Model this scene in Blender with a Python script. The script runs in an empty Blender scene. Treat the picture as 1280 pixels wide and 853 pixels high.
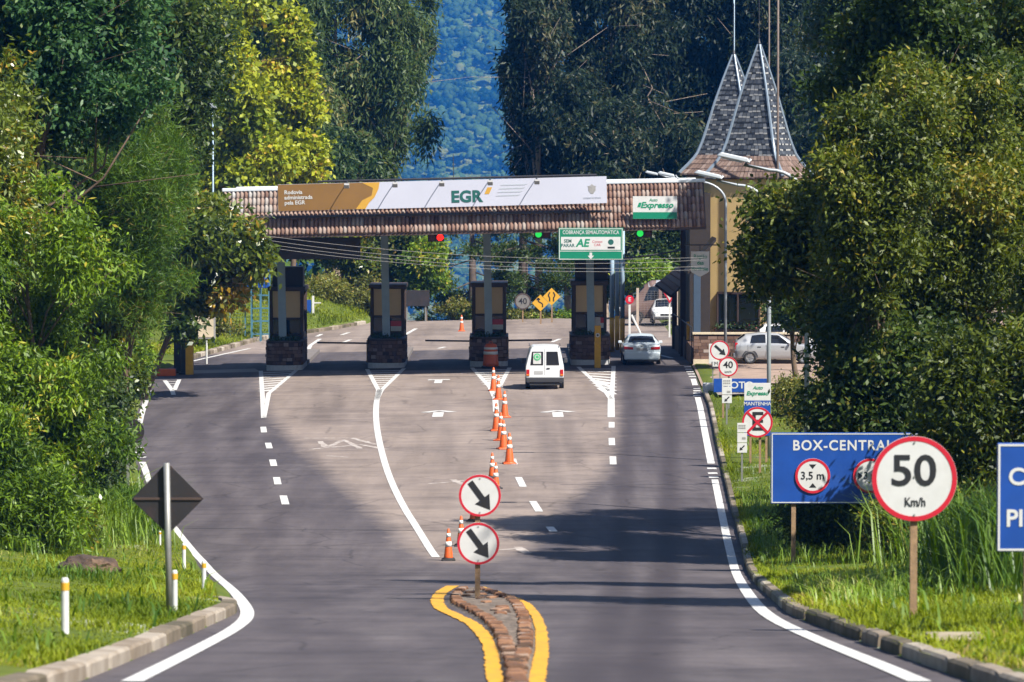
# Toll plaza in a wooded valley, seen down the road through a long lens.
SKY_STRENGTH, SUN_STRENGTH, EXPOSURE = .068, 5.0, 1.25
KA = .80                            # common scale of the man-made base colours at this exposure
HAZE, HAZE_D, HAZE_COL = True, .000100, (.04, .30, 1.0)
import bpy, bmesh, math, random
import numpy as np
from mathutils import Vector, Matrix

random.seed(7)
SC = bpy.context.scene
COL = SC.collection
PI = math.pi
R = math.radians

# ------------------------------------------------------------------ camera
FPX = 5000.0                       # focal length in pixels of the 1280 wide photograph
CAM = Vector((0.0, 0.0, 10.0))
PITCH = math.atan((426.5 - 198.0) / FPX)
cam_d = bpy.data.cameras.new('camera')
cam = bpy.data.objects.new('camera', cam_d)
COL.objects.link(cam)
cam.location = CAM
cam.rotation_euler = (PI / 2 - PITCH, 0, 0)
cam_d.sensor_width = 36.0
cam_d.lens = FPX / 1280 * 36.0
cam_d.clip_start = 0.5
cam_d.clip_end = 9000
cam_d.dof.use_dof = True
cam_d.dof.focus_distance = 150
cam_d.dof.aperture_fstop = 4.5
SC.camera = cam
CP, SP = math.cos(PITCH), math.sin(PITCH)


def ray(px, py):
    a = (px - 640.0) / FPX
    b = -(py - 426.5) / FPX
    return Vector((a, CP + SP * b, -SP + CP * b))


def pt(px, py, d):
    """point on the sight line through a photo pixel, at distance d down the road"""
    r = ray(px, py)
    return CAM + r * (d / r.y)


# ------------------------------------------------------------------ terrain
def sm(t, a, b):
    t = min(1.0, max(0.0, (t - a) / (b - a)))
    return t * t * (3 - 2 * t)


def lerp_tab(tab, y):
    if y <= tab[0][0]:
        return tab[0][1]
    for (y0, v0), (y1, v1) in zip(tab, tab[1:]):
        if y <= y1:
            return v0 + (v1 - v0) * (y - y0) / (y1 - y0)
    return tab[-1][1]


FAR = [(248, 0), (330, -25), (500, -75), (1200, -220), (2300, -250), (2600, -180), (2900, -106), (3800, 202), (4600, 450), (5000, 500)]


def H(x, y):
    """height of the road surface (without verges)"""
    L = 10 - (1.5 + 0.088 * y)
    s = 0.35
    z = s * math.log1p(math.exp(min(60.0, L / s))) if L / s < 50 else L
    xx = min(15.0, max(-20.0, x))
    z += 0.02 * (xx + 1.0) * sm(y, 115, 165)
    w = sm(x, -16, -5)
    yy = y - 45 * (1 - w) * (1 - sm(y, 300, 420))
    if yy > 248:
        z += lerp_tab(FAR, yy) + (3.0 * math.sin(x * 0.02 + y * 0.013) * sm(y, 400, 700))
    return z


def hit(px, py, fn):
    r = ray(px, py)
    y0 = 24.0
    f0 = None
    y = y0
    while y < 420:
        p = CAM + r * (y / r.y)
        f = p.z - fn(p.x, p.y)
        if f < 0:
            if f0 is None:
                return p
            lo, hi = y - 0.5, y
            for _ in range(24):
                m = (lo + hi) / 2
                q = CAM + r * (m / r.y)
                if q.z - fn(q.x, q.y) < 0:
                    hi = m
                else:
                    lo = m
            q = CAM + r * (hi / r.y)
            return q
        f0 = f
        y += 0.5
    return CAM + r * (420 / r.y)


def onroad(px, py):
    return hit(px, py, H)


# edges of the asphalt, traced where the kerbs stand
LP = [(100, 853), (200, 811), (298, 766), (284, 737), (240, 690), (208, 650), (186, 615), (172, 590), (165, 560), (170, 520), (178, 495), (176, 478), (192, 467)]
RP = [(1215, 853), (1100, 812), (985, 768), (948, 735), (926, 680), (914, 640), (905, 600), (893, 545), (886, 510), (868, 466)]
EL = [(p.y, p.x) for p in (onroad(*q) for q in LP)]
ER = [(p.y, p.x) for p in (onroad(*q) for q in RP)]
EL = [(-80, -3.9), (30, -3.9)] + EL + [(203, -16.6), (208, -16.1), (227, -14.0), (236, -11.0), (246, -8.8), (300, -8.8)]
ER = [(-80, 4.05), (30, 4.05)] + ER + [(203, 8.7), (230, 8.9), (300, 8.9)]
EL.sort(); ER.sort()


def xl(y):
    return sum(lerp_tab(EL, y + k) for k in (-1.2, -.6, 0, .6, 1.2)) / 5


def xr(y):
    return sum(lerp_tab(ER, y + k) for k in (-1.2, -.6, 0, .6, 1.2)) / 5


def G(x, y):
    """height of the ground, verges included"""
    if y > 320:
        return H(x, y)
    a, b = xl(y), xr(y)
    nf = 1 - sm(y, 125, 170)
    fade = 1 - sm(y, 260, 320)
    if x < a:
        u = a - x
        z = H(a - min(u, 6), y) if y > 200 else H(a, y)
        bk = sm(y, 215, 240)
        rise = min(u, .25) / .25 * .11 + nf * (.075 * u + .22 * max(0, u - 4.5)) + (1 - nf) * ((.03 + .38 * bk) * u + .25 * max(0, u - 5) * (1 - bk))
        return z + min(rise, 11 + .02 * u) * fade
    if x > b:
        u = x - b
        z = H(b, y) if y < 200 else H(x, y)
        rise = min(u, .25) / .25 * .11 + nf * (.07 * u + .10 * max(0, u - 4)) + (1 - nf) * (.08 * max(0, u - 18))
        return z + min(rise, 9) * fade
    return H(x, y)


def at(px, py):
    return hit(px, py, G)


# ------------------------------------------------------------------ materials
def newmat(name):
    m = bpy.data.materials.new(name)
    m.use_nodes = True
    nt = m.node_tree
    b = nt.nodes['Principled BSDF']
    return m, nt, b


def mat(name, col, rough=.6, metal=0, var=.12, scale=4.0, bump=0.0, spec=.5, coat=0, dirt=None, dirt_amt=.35):
    """painted or natural surface with procedural mottling, optional patches of a second colour"""
    m, nt, b = newmat(name)
    N, Lk = nt.nodes, nt.links
    tc = N.new('ShaderNodeTexCoord')
    nz = N.new('ShaderNodeTexNoise')
    nz.inputs['Scale'].default_value = scale
    nz.inputs['Detail'].default_value = 6
    nz.inputs['Roughness'].default_value = .65
    Lk.new(tc.outputs['Object'], nz.inputs['Vector'])
    rp = N.new('ShaderNodeValToRGB')
    c = tuple(v * KA for v in col)
    rp.color_ramp.elements[0].position = .3
    rp.color_ramp.elements[1].position = .72
    rp.color_ramp.elements[0].color = tuple(max(0, v * (1 - var)) for v in c) + (1,)
    rp.color_ramp.elements[1].color = tuple(min(1, v * (1 + var)) for v in c) + (1,)
    Lk.new(nz.outputs['Fac'], rp.inputs['Fac'])
    out = rp.outputs['Color']
    if dirt:
        n2 = N.new('ShaderNodeTexNoise')
        n2.inputs['Scale'].default_value = scale * .45
        n2.inputs['Detail'].default_value = 8
        n2.inputs['Roughness'].default_value = .7
        Lk.new(tc.outputs['Object'], n2.inputs['Vector'])
        r2 = N.new('ShaderNodeValToRGB')
        r2.color_ramp.elements[0].position = .5
        r2.color_ramp.elements[1].position = .72
        r2.color_ramp.elements[0].color = (0, 0, 0, 1)
        r2.color_ramp.elements[1].color = (dirt_amt,) * 3 + (1,)
        Lk.new(n2.outputs['Fac'], r2.inputs['Fac'])
        mx = N.new('ShaderNodeMixRGB')
        Lk.new(r2.outputs['Color'], mx.inputs['Fac'])
        Lk.new(out, mx.inputs['Color1'])
        mx.inputs['Color2'].default_value = tuple(dirt) + (1,)
        out = mx.outputs['Color']
    Lk.new(out, b.inputs['Base Color'])
    b.inputs['Roughness'].default_value = rough
    b.inputs['Metallic'].default_value = metal
    b.inputs['Specular IOR Level'].default_value = spec
    b.inputs['Coat Weight'].default_value = coat
    if bump:
        bp = N.new('ShaderNodeBump')
        bp.inputs['Strength'].default_value = bump
        bp.inputs['Distance'].default_value = .02
        n3 = N.new('ShaderNodeTexNoise')
        n3.inputs['Scale'].default_value = scale * 6
        n3.inputs['Detail'].default_value = 5
        Lk.new(tc.outputs['Object'], n3.inputs['Vector'])
        Lk.new(n3.outputs['Fac'], bp.inputs['Height'])
        Lk.new(bp.outputs['Normal'], b.inputs['Normal'])
    return m


def leafmat(name, dark, light, warm=None, trans=.35, rough=.5, spec=.35):
    """foliage: every leaf draws its own tone from the face attribute 'var'"""
    m, nt, b = newmat(name)
    N, Lk = nt.nodes, nt.links
    at_ = N.new('ShaderNodeAttribute')
    at_.attribute_name = 'var'
    rp = N.new('ShaderNodeValToRGB')
    rp.color_ramp.elements[0].color = tuple(dark) + (1,)
    rp.color_ramp.elements[0].position = .1
    rp.color_ramp.elements[1].color = tuple(light) + (1,)
    rp.color_ramp.elements[1].position = .85
    if warm:
        e = rp.color_ramp.elements.new(.97)
        e.color = tuple(warm) + (1,)
    Lk.new(at_.outputs['Fac'], rp.inputs['Fac'])
    Lk.new(rp.outputs['Color'], b.inputs['Base Color'])
    b.inputs['Roughness'].default_value = rough
    b.inputs['Specular IOR Level'].default_value = spec
    tr = N.new('ShaderNodeBsdfTranslucent')
    hs = N.new('ShaderNodeHueSaturation')
    hs.inputs['Saturation'].default_value = 1.1
    hs.inputs['Value'].default_value = 1.3
    hs.inputs['Hue'].default_value = .49
    Lk.new(rp.outputs['Color'], hs.inputs['Color'])
    Lk.new(hs.outputs['Color'], tr.inputs['Color'])
    mx = N.new('ShaderNodeMixShader')
    mx.inputs['Fac'].default_value = trans
    Lk.new(b.outputs['BSDF'], mx.inputs[1])
    Lk.new(tr.outputs['BSDF'], mx.inputs[2])
    Lk.new(mx.outputs['Shader'], N['Material Output'].inputs['Surface'])
    return m


def varmat(name, stops, rough=.8, spec=.3, bump=0, noise=.0, nscale=3.0):
    """tiles, stones, bricks: colour per piece from the face attribute 'var', plus weathering noise"""
    m, nt, b = newmat(name)
    N, Lk = nt.nodes, nt.links
    at_ = N.new('ShaderNodeAttribute')
    at_.attribute_name = 'var'
    tc = N.new('ShaderNodeTexCoord')
    nz = N.new('ShaderNodeTexNoise')
    nz.inputs['Scale'].default_value = nscale
    nz.inputs['Detail'].default_value = 6
    Lk.new(tc.outputs['Object'], nz.inputs['Vector'])
    ma = N.new('ShaderNodeMath'); ma.operation = 'MULTIPLY_ADD'
    Lk.new(nz.outputs['Fac'], ma.inputs[0])
    ma.inputs[1].default_value = noise * 2
    ad = N.new('ShaderNodeMath'); ad.operation = 'SUBTRACT'
    Lk.new(at_.outputs['Fac'], ad.inputs[0]); ad.inputs[1].default_value = noise
    Lk.new(ad.outputs[0], ma.inputs[2])
    rp = N.new('ShaderNodeValToRGB')
    els = rp.color_ramp.elements
    stops = [(p_, tuple(v * KA for v in c_)) for p_, c_ in stops]
    els[0].position, els[0].color = stops[0][0], tuple(stops[0][1]) + (1,)
    els[1].position, els[1].color = stops[-1][0], tuple(stops[-1][1]) + (1,)
    for p, c in stops[1:-1]:
        e = els.new(p); e.color = tuple(c) + (1,)
    Lk.new(ma.outputs[0], rp.inputs['Fac'])
    Lk.new(rp.outputs['Color'], b.inputs['Base Color'])
    b.inputs['Roughness'].default_value = rough
    b.inputs['Specular IOR Level'].default_value = spec
    return m


def emis(name, col, strength):
    m, nt, b = newmat(name)
    b.inputs['Base Color'].default_value = tuple(c * .5 for c in col) + (1,)
    b.inputs['Emission Color'].default_value = tuple(col) + (1,)
    b.inputs['Emission Strength'].default_value = strength
    return m


M = {}
M['white'] = mat('white_sheet', (.58, .58, .57), .45, var=.06, scale=3, dirt=(.34, .32, .28), dirt_amt=.45)
M['red'] = mat('sign_red', (.50, .012, .03), .4, var=.08)
M['black'] = mat('sign_black', (.012, .012, .014), .5)
M['blue'] = mat('sign_blue', (.006, .058, .30), .42, var=.16, scale=1.5, dirt=(.03, .07, .22), dirt_amt=.5)
M['green'] = mat('sign_green', (.0, .19, .10), .42, var=.05)
M['stickergreen'] = mat('sticker_green', (.06, .42, .16), .5)
M['greentxt'] = mat('lettering_green', (.0, .22, .11), .5)
M['darkgreen'] = mat('lettering_dark_green', (.01, .10, .085), .5)
M['roadyellow'] = mat('worn_yellow_road_paint', (.62, .31, .005), .75, var=.2, scale=9, dirt=(.10, .075, .05), dirt_amt=.85)
M['yellow'] = mat('yellow_paint', (.66, .33, .005), .55, var=.15, scale=6, dirt=(.22, .15, .06), dirt_amt=.35)
M['signyellow'] = mat('sign_yellow', (.62, .33, .02), .5, var=.1)
M['slabstone'] = mat('dirty_slab', (.30, .25, .17), .95, var=.3, scale=6, dirt=(.12, .13, .05), dirt_amt=.8)
M['mastgrey'] = mat('weathered_mast', (.16, .12, .10), .8, var=.2)
M['shadetimber'] = mat('shade_darkened_timber', (.020, .012, .009), .75, var=.3, scale=4)  # timber brown darkened so the colour itself carries the shade
M['wood'] = mat('weathered_wood', (.27, .17, .09), .8, var=.3, scale=9, bump=.3)
M['steelpost'] = mat('galvanised_steel', (.30, .30, .28), .5, metal=.6, var=.15, scale=8)
M['lampgrey'] = mat('pale_grey_lamp_paint', (.34, .37, .40), .45, metal=.2, var=.06)
M['bluepost'] = mat('blue_grey_paint', (.30, .41, .52), .5, var=.1, scale=2)
M['darksteel'] = mat('dark_steel', (.025, .024, .028), .55, var=.2)
M['backplate'] = mat('dark_sign_back', (.012, .010, .012), .6, var=.3, dirt=(.05, .02, .015), dirt_amt=.5)
M['browndark'] = mat('dark_brown_timber', (.055, .030, .022), .7, var=.25, scale=5)
M['boothbrown'] = mat('booth_brown_frame', (.060, .036, .028), .6, var=.2)
M['beige'] = mat('beige_panel', (.74, .53, .30), .6, var=.05, scale=2)
M['stonebase'] = mat('white_kerb_paint', (.52, .52, .53), .75, var=.15, scale=6, dirt=(.25, .22, .2), dirt_amt=.6)
M['orange'] = mat('orange_plastic', (.62, .10, .012), .5, var=.1, scale=5, dirt=(.35, .10, .04), dirt_amt=.3)
M['band'] = mat('reflective_white', (.78, .76, .72), .4, var=.08)
M['rubber'] = mat('black_rubber', (.018, .017, .017), .8, var=.3)
M['ochre'] = mat('ochre_render', (.66, .47, .20), .85, var=.08, scale=1.2, dirt=(.42, .28, .13), dirt_amt=.4)
M['cream'] = mat('cream_cap_stone', (.60, .50, .36), .8, var=.12)
M['glass'] = mat('dark_window_glass', (.010, .012, .016), .08, spec=.6, var=.1)
M['carwhite'] = mat('white_car_paint', (.74, .75, .76), .3, var=.02, coat=.4)
M['carpale'] = mat('pale_car_paint', (.60, .68, .74), .3, var=.02, coat=.5)
M['carsilver'] = mat('silver_car_paint', (.44, .45, .47), .32, metal=.35, var=.03, coat=.5)
M['carbrown'] = mat('brown_minibus_paint', (.16, .10, .085), .5, var=.2, scale=1.0)  # brown body colour below the grey upper panels
M['cargrey'] = mat('grey_minibus_paint', (.34, .35, .38), .4, var=.05)
M['taillight'] = mat('red_tail_lamp', (.45, .01, .015), .2, spec=.6, var=.1)
M['amberlight'] = mat('amber_lamp', (.7, .2, .03), .25)
M['bumper'] = mat('grey_black_plastic', (.030, .030, .034), .6, var=.15)
M['rim'] = mat('alloy_grey', (.42, .42, .43), .35, metal=.7)
M['plate'] = mat('number_plate_grey', (.40, .40, .40), .5)
M['chrome'] = mat('bright_metal', (.6, .6, .62), .25, metal=.9)
M['bark'] = mat('brown_bark', (.13, .085, .055), .9, var=.35, scale=5, bump=.6)
M['barkpale'] = mat('pale_bark', (.34, .26, .20), .85, var=.35, scale=2.5, bump=.4)
M['twig'] = mat('dry_twigs', (.24, .16, .10), .9, var=.3)
M['ridgewhite'] = mat('white_ridge_sheet', (.62, .66, .70), .5, var=.06)
M['hipblue'] = mat('blue_grey_hip_sheet', (.20, .25, .31), .45, metal=.2, var=.1)
M['blueshade'] = mat('shaded_blue_grey_paint', (.045, .075, .125), .5, var=.1)  # blue grey paint deepened to imitate shade on the column
M['slabgrey'] = mat('island_slab_concrete', (.16, .14, .13), .9, var=.2, scale=2)
M['ceilwood'] = mat('canopy_ceiling_boards', (.24, .17, .12), .7, var=.2)
M['shadesign'] = mat('shaded_sign_face', (.16, .15, .14), .7, var=.25)  # sign face greyed down, its shade is put into the colour
M['wirem'] = mat('pale_cable', (.30, .28, .26), .6)
M['darkwire'] = mat('dark_cable', (.05, .05, .05), .6)
M['bannerwhite'] = mat('banner_white', (.50, .51, .60), .55, var=.04, scale=.6)
M['bannerbrown'] = mat('banner_brown', (.20, .10, .02), .6, var=.14, scale=.5)
M['bannergold'] = mat('banner_gold', (.55, .30, .03), .6, var=.05)
M['bannergrey'] = mat('banner_grey_stripe', (.42, .45, .50), .6, var=.05)
M['signgrey'] = mat('dull_grey_sign', (.30, .29, .28), .6, var=.2)
M['barkdark'] = mat('dark_pine_bark', (.07, .05, .04), .9, var=.35, scale=4, bump=.5)
M['rock'] = mat('brown_rock', (.05, .030, .020), .95, var=.5, scale=3.5, bump=1.0, dirt=(.20, .12, .07), dirt_amt=.7)
M['bluegate'] = mat('teal_blue_steel', (.06, .17, .24), .5, var=.15)
M['whitesteel'] = mat('white_steel', (.62, .62, .60), .5, var=.1)
M['concpost'] = mat('concrete_post', (.45, .36, .29), .85, var=.15)
M['lampglass'] = mat('lamp_glass', (.55, .58, .60), .2)
M['signalred'] = emis('signal_red_light', (1.0, .01, .005), 1.6)
M['signalgreen'] = emis('signal_green_light', (.02, .60, .08), .55)
M['signaldim'] = mat('unlit_signal_lens', (.10, .008, .018), .25)
M['stonewall'] = varmat('brown_stone', [(.0, (.045, .028, .022)), (.4, (.15, .085, .062)), (.75, (.24, .155, .12)), (1, (.38, .31, .27))], .85, noise=.12, nscale=6)
M['tile'] = varmat('clay_tiles', [(.0, (.09, .05, .04)), (.35, (.23, .135, .10)), (.6, (.31, .22, .18)), (.85, (.33, .285, .255)), (1, (.42, .41, .40))], .85, noise=.22, nscale=1.6)
M['skirttile'] = varmat('weathered_brown_tiles', [(.0, (.08, .055, .045)), (.5, (.19, .125, .10)), (1, (.30, .23, .20))], .85, noise=.15, nscale=1.5)
M['slate'] = varmat('slate_tiles', [(.0, (.018, .022, .030)), (.45, (.055, .062, .075)), (.75, (.15, .16, .18)), (1, (.46, .45, .44))], .6, noise=.14, nscale=1.5)
M['brick'] = varmat('kerb_bricks', [(.0, (.06, .035, .022)), (.5, (.16, .075, .04)), (.85, (.24, .125, .07)), (1, (.26, .20, .16))], .9, noise=.2, nscale=8)
M['kerbstone'] = varmat('kerb_stone', [(.0, (.07, .06, .035)), (.5, (.21, .165, .12)), (1, (.40, .35, .29))], .9, noise=.45, nscale=2.5)
M['flower'] = leafmat('flower_mix', (.03, .05, .02), (.06, .10, .03), (.30, .02, .06))


# ------------------------------------------------------------------ mesh builder
class MB:
    def __init__(s):
        s.v, s.f, s.var = [], [], []

    def add(s, vs, fs, var=None):
        o = len(s.v)
        s.v += [tuple(p) for p in vs]
        s.f += [tuple(i + o for i in f) for f in fs]
        s.var += [random.random() if var is None else var] * len(fs)
        return s

    def box(s, c, d, rz=0, rx=0, ry=0, var=None, taper=1.0):
        m = Matrix.Translation(c) @ Matrix.Rotation(rz, 4, 'Z') @ Matrix.Rotation(ry, 4, 'Y') @ Matrix.Rotation(rx, 4, 'X')
        x, y, z = d[0] / 2, d[1] / 2, d[2] / 2
        t = taper
        p = [(-x, -y, -z), (x, -y, -z), (x, y, -z), (-x, y, -z), (-x * t, -y * t, z), (x * t, -y * t, z), (x * t, y * t, z), (-x * t, y * t, z)]
        return s.add([m @ Vector(q) for q in p], [(3, 2, 1, 0), (4, 5, 6, 7), (0, 1, 5, 4), (1, 2, 6, 5), (2, 3, 7, 6), (3, 0, 4, 7)], var)

    def tube(s, path, rad, seg=8, cap=True, var=None):
        path = [Vector(p) for p in path]
        if not isinstance(rad, (list, tuple)):
            rad = [rad] * len(path)
        vs, fs = [], []
        up = Vector((.137, .31, .94)).normalized()
        for i, p in enumerate(path):
            t = (path[min(i + 1, len(path) - 1)] - path[max(i - 1, 0)]).normalized()
            if abs(t.dot(up)) > .97:
                a = t.cross(Vector((1, .1, 0))).normalized()
            else:
                a = t.cross(up).normalized()
            b = t.cross(a)
            for k in range(seg):
                q = 2 * PI * k / seg
                vs.append(p + (a * math.cos(q) + b * math.sin(q)) * rad[i])
        for i in range(len(path) - 1):
            for k in range(seg):
                k2 = (k + 1) % seg
                fs.append((i * seg + k, i * seg + k2, (i + 1) * seg + k2, (i + 1) * seg + k))
        if cap:
            fs.append(tuple(range(seg))[::-1])
            fs.append(tuple((len(path) - 1) * seg + k for k in range(seg)))
        return s.add(vs, fs, var)

    def lathe(s, prof, seg=20, c=(0, 0, 0), var=None):
        vs, fs = [], []
        for r, z in prof:
            for k in range(seg):
                q = 2 * PI * k / seg
                vs.append((c[0] + r * math.cos(q), c[1] + r * math.sin(q), c[2] + z))
        n = len(prof)
        for i in range(n - 1):
            for k in range(seg):
                k2 = (k + 1) % seg
                fs.append((i * seg + k, i * seg + k2, (i + 1) * seg + k2, (i + 1) * seg + k))
        fs.append(tuple(range(seg))[::-1])
        fs.append(tuple((n - 1) * seg + k for k in range(seg)))
        return s.add(vs, fs, var)

    def prism(s, poly, y0, y1, var=None):
        """outline in the x-z plane, extruded along y"""
        n = len(poly)
        vs = [(x, y0, z) for x, z in poly] + [(x, y1, z) for x, z in poly]
        fs = [tuple(range(n)), tuple(range(2 * n - 1, n - 1, -1))]
        for i in range(n):
            j = (i + 1) % n
            fs.append((j, i, n + i, n + j))
        return s.add(vs, fs, var)

    def disc(s, cx, cz, r, y0, y1, seg=40, rz=None):
        return s.prism([(cx + r * math.cos(2 * PI * k / seg), cz + (rz or r) * math.sin(2 * PI * k / seg)) for k in range(seg)], y0, y1)

    def ring(s, cx, cz, r0, r1, y0, y1, seg=48):
        vs, fs = [], []
        for r, y in ((r0, y0), (r1, y0), (r1, y1), (r0, y1)):
            for k in range(seg):
                q = 2 * PI * k / seg
                vs.append((cx + r * math.cos(q), y, cz + r * math.sin(q)))
        for i in range(4):
            for k in range(seg):
                k2 = (k + 1) % seg
                j = (i + 1) % 4
                fs.append((i * seg + k, i * seg + k2, j * seg + k2, j * seg + k))
        return s.add(vs, fs)

    def build(s, name, material, parent=None, loc=None, smooth=False, bevel=0, seg=2):
        me = bpy.data.meshes.new(name)
        me.from_pydata(s.v, [], s.f)
        a = me.attributes.new('var', 'FLOAT', 'FACE')
        a.data.foreach_set('value', np.array(s.var, dtype=np.float32))
        bm = bmesh.new(); bm.from_mesh(me)
        bmesh.ops.recalc_face_normals(bm, faces=bm.faces)
        bm.to_mesh(me); bm.free()
        if smooth:
            me.polygons.foreach_set('use_smooth', [True] * len(me.polygons))
        me.materials.append(M[material] if isinstance(material, str) else material)
        o = bpy.data.objects.new(name, me)
        COL.objects.link(o)
        if parent is not None:
            o.parent = parent
        if loc is not None:
            o.location = loc
        if bevel:
            b = o.modifiers.new('bevel', 'BEVEL')
            b.width = bevel; b.segments = seg; b.limit_method = 'ANGLE'; b.angle_limit = R(35)
        if smooth and not bevel:
            pass
        return o


def npmesh(name, V, F, material, var=None, parent=None, smooth=False):
    """mesh from numpy arrays: V (n,3), F (m,k)"""
    me = bpy.data.meshes.new(name)
    n, k = F.shape
    me.vertices.add(len(V)); me.vertices.foreach_set('co', np.ascontiguousarray(V, dtype=np.float32).ravel())
    me.loops.add(n * k); me.loops.foreach_set('vertex_index', np.ascontiguousarray(F, dtype=np.int32).ravel())
    me.polygons.add(n)
    me.polygons.foreach_set('loop_start', np.arange(0, n * k, k, dtype=np.int32))
    me.polygons.foreach_set('loop_total', np.full(n, k, dtype=np.int32))
    if smooth:
        me.polygons.foreach_set('use_smooth', np.ones(n, dtype=bool))
    if var is not None:
        a = me.attributes.new('var', 'FLOAT', 'FACE')
        a.data.foreach_set('value', np.ascontiguousarray(var, dtype=np.float32))
    me.update(calc_edges=True)
    me.materials.append(M[material] if isinstance(material, str) else material)
    o = bpy.data.objects.new(name, me)
    COL.objects.link(o)
    if parent is not None:
        o.parent = parent
    return o


def tag(o, label=None, cat=None, group=None, kind=None):
    if label: o['label'] = label
    if cat: o['category'] = cat
    if group: o['group'] = group
    if kind: o['kind'] = kind
    return o


def thing(name, loc, label, cat, group=None, rz=0):
    o = bpy.data.objects.new(name, None)
    o.empty_display_size = .3
    COL.objects.link(o)
    o.location = loc
    o.rotation_euler = (0, 0, rz)
    return tag(o, label, cat, group)


def dup(o, loc=None, rz=None, label=None, parent=None):
    c = o.copy(); COL.objects.link(c)
    if parent is not None:
        c.parent = parent
    for ch in list(o.children):
        dup(ch, parent=c)
    if loc is not None: c.location = loc
    if rz is not None: c.rotation_euler = (0, 0, rz)
    if label: c['label'] = label
    return c


FONT_CACHE = {}


def text(s, cap, loc, parent, material, name='lettering', align='CENTER', shear=0, bold=0.0, sx=1.0, spacing=1.0, rz=0, fit=None):
    cu = bpy.data.curves.new('lettering', 'FONT')
    cu.body = s
    cu.size = cap / .7
    cu.align_x = align
    cu.align_y = 'CENTER'
    cu.shear = shear
    cu.offset = bold * cap
    cu.extrude = .002
    cu.space_character = spacing
    cu.space_line = .95
    cu.resolution_u = 4
    o = bpy.data.objects.new('lettering', cu)
    COL.objects.link(o)
    dg = bpy.context.evaluated_depsgraph_get()
    dg.update()
    me = bpy.data.meshes.new_from_object(o.evaluated_get(dg))
    bpy.data.objects.remove(o)
    bpy.data.curves.remove(cu)
    me.name = name
    me.materials.clear()
    me.materials.append(M[material])
    t = bpy.data.objects.new(name, me)
    COL.objects.link(t)
    t.parent = parent
    t.location = loc
    t.rotation_euler = (PI / 2, 0, rz)
    if fit:
        xs_ = [v.co.x for v in me.vertices]
        sx = fit / (max(xs_) - min(xs_))
    t.scale = (sx, 1, 1)
    return t
# ------------------------------------------------------------------ world, sun, air
SUN = Vector((.65, -.60, 1.0)).normalized()
w = bpy.data.worlds.new('World'); SC.world = w; w.use_nodes = True
bg = w.node_tree.nodes['Background']
sky = w.node_tree.nodes.new('ShaderNodeTexSky')
sky.sky_type = 'NISHITA'; sky.sun_disc = False
sky.sun_elevation = math.asin(SUN.z); sky.sun_rotation = math.atan2(SUN.x, SUN.y)
w.node_tree.links.new(sky.outputs['Color'], bg.inputs['Color'])
bg.inputs['Strength'].default_value = SKY_STRENGTH
sd = bpy.data.lights.new('sun', 'SUN'); sd.energy = SUN_STRENGTH; sd.angle = R(.5); sd.color = (1, .95, .86)
so = bpy.data.objects.new('sun', sd); COL.objects.link(so)
so.rotation_euler = SUN.to_track_quat('Z', 'Y').to_euler()
so.location = (60, -60, 90)
vs = SC.view_settings
SC.display_settings.display_device = 'sRGB'
vs.view_transform = 'Standard'; vs.look = 'None'; vs.exposure = EXPOSURE; vs.gamma = 1; vs.use_curve_mapping = False
SC.cycles.use_denoising = True
SC.cycles.max_bounces = 6; SC.cycles.diffuse_bounces = 3; SC.cycles.glossy_bounces = 2; SC.cycles.transmission_bounces = 3
SC.cycles.transparent_max_bounces = 4; SC.cycles.volume_bounces = 0
SC.cycles.caustics_reflective = False; SC.cycles.caustics_refractive = False

if HAZE:
    hz = MB().box((0, 2500, 135), (4400, 5300, 800)).build('haze', 'white')
    hm = bpy.data.materials.new('haze_air'); hm.use_nodes = True
    nt = hm.node_tree
    nt.nodes.remove(nt.nodes['Principled BSDF'])
    pv = nt.nodes.new('ShaderNodeVolumePrincipled')
    pv.inputs['Color'].default_value = HAZE_COL + (1,)
    pv.inputs['Density'].default_value = HAZE_D
    pv.inputs['Anisotropy'].default_value = 0.0
    nt.links.new(pv.outputs['Volume'], nt.nodes['Material Output'].inputs['Volume'])
    hz.data.materials.clear(); hz.data.materials.append(hm)
    tag(hz, kind='stuff')

# ------------------------------------------------------------------ ground sheet (follows the road edges row by row)
offs = [0, .12, .25, .6, 1.2, 2, 3, 4.5, 6, 8, 11, 15, 20, 28, 40, 60, 90, 140, 220, 330]
rows = list(np.arange(-80, 20, 10.0)) + list(np.arange(20, 260, 1.5)) + list(np.arange(260, 340, 5.0)) + list(np.arange(340, 620, 20.0)) + list(np.arange(620, 5000, 60.0))
V, F = [], []
mid = [.02, .25, .5, .75, .98]
ncol = 2 * len(offs) + len(mid)
for y in rows:
    a, b = xl(min(y, 320)), xr(min(y, 320))
    k = 1 + max(0, y - 320) / 700.0
    xs = [a - o * k for o in reversed(offs)] + [a + (b - a) * t for t in mid] + [b + o * k for o in offs]
    for x in xs:
        z = G(x, y)
        if a < x < b:
            z -= .12 if y < 320 else 0
        elif y > 2400:
            z -= 16
        elif y < 300:
            z += .05 * math.sin(x * 1.7 + y * .9) * math.sin(y * .63 - x * .4) * min(1, (max(a - x, x - b)) / 2)
        V.append((x, y, z))
for i in range(len(rows) - 1):
    for j in range(ncol - 1):
        F.append((i * ncol + j, i * ncol + j + 1, (i + 1) * ncol + j + 1, (i + 1) * ncol + j))
m, nt, b = newmat('grassy_ground')
N, Lk = nt.nodes, nt.links
tc = N.new('ShaderNodeTexCoord')
n1 = N.new('ShaderNodeTexNoise'); n1.inputs['Scale'].default_value = .35; n1.inputs['Detail'].default_value = 8; n1.inputs['Roughness'].default_value = .7
n2 = N.new('ShaderNodeTexNoise'); n2.inputs['Scale'].default_value = 6; n2.inputs['Detail'].default_value = 6
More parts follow.
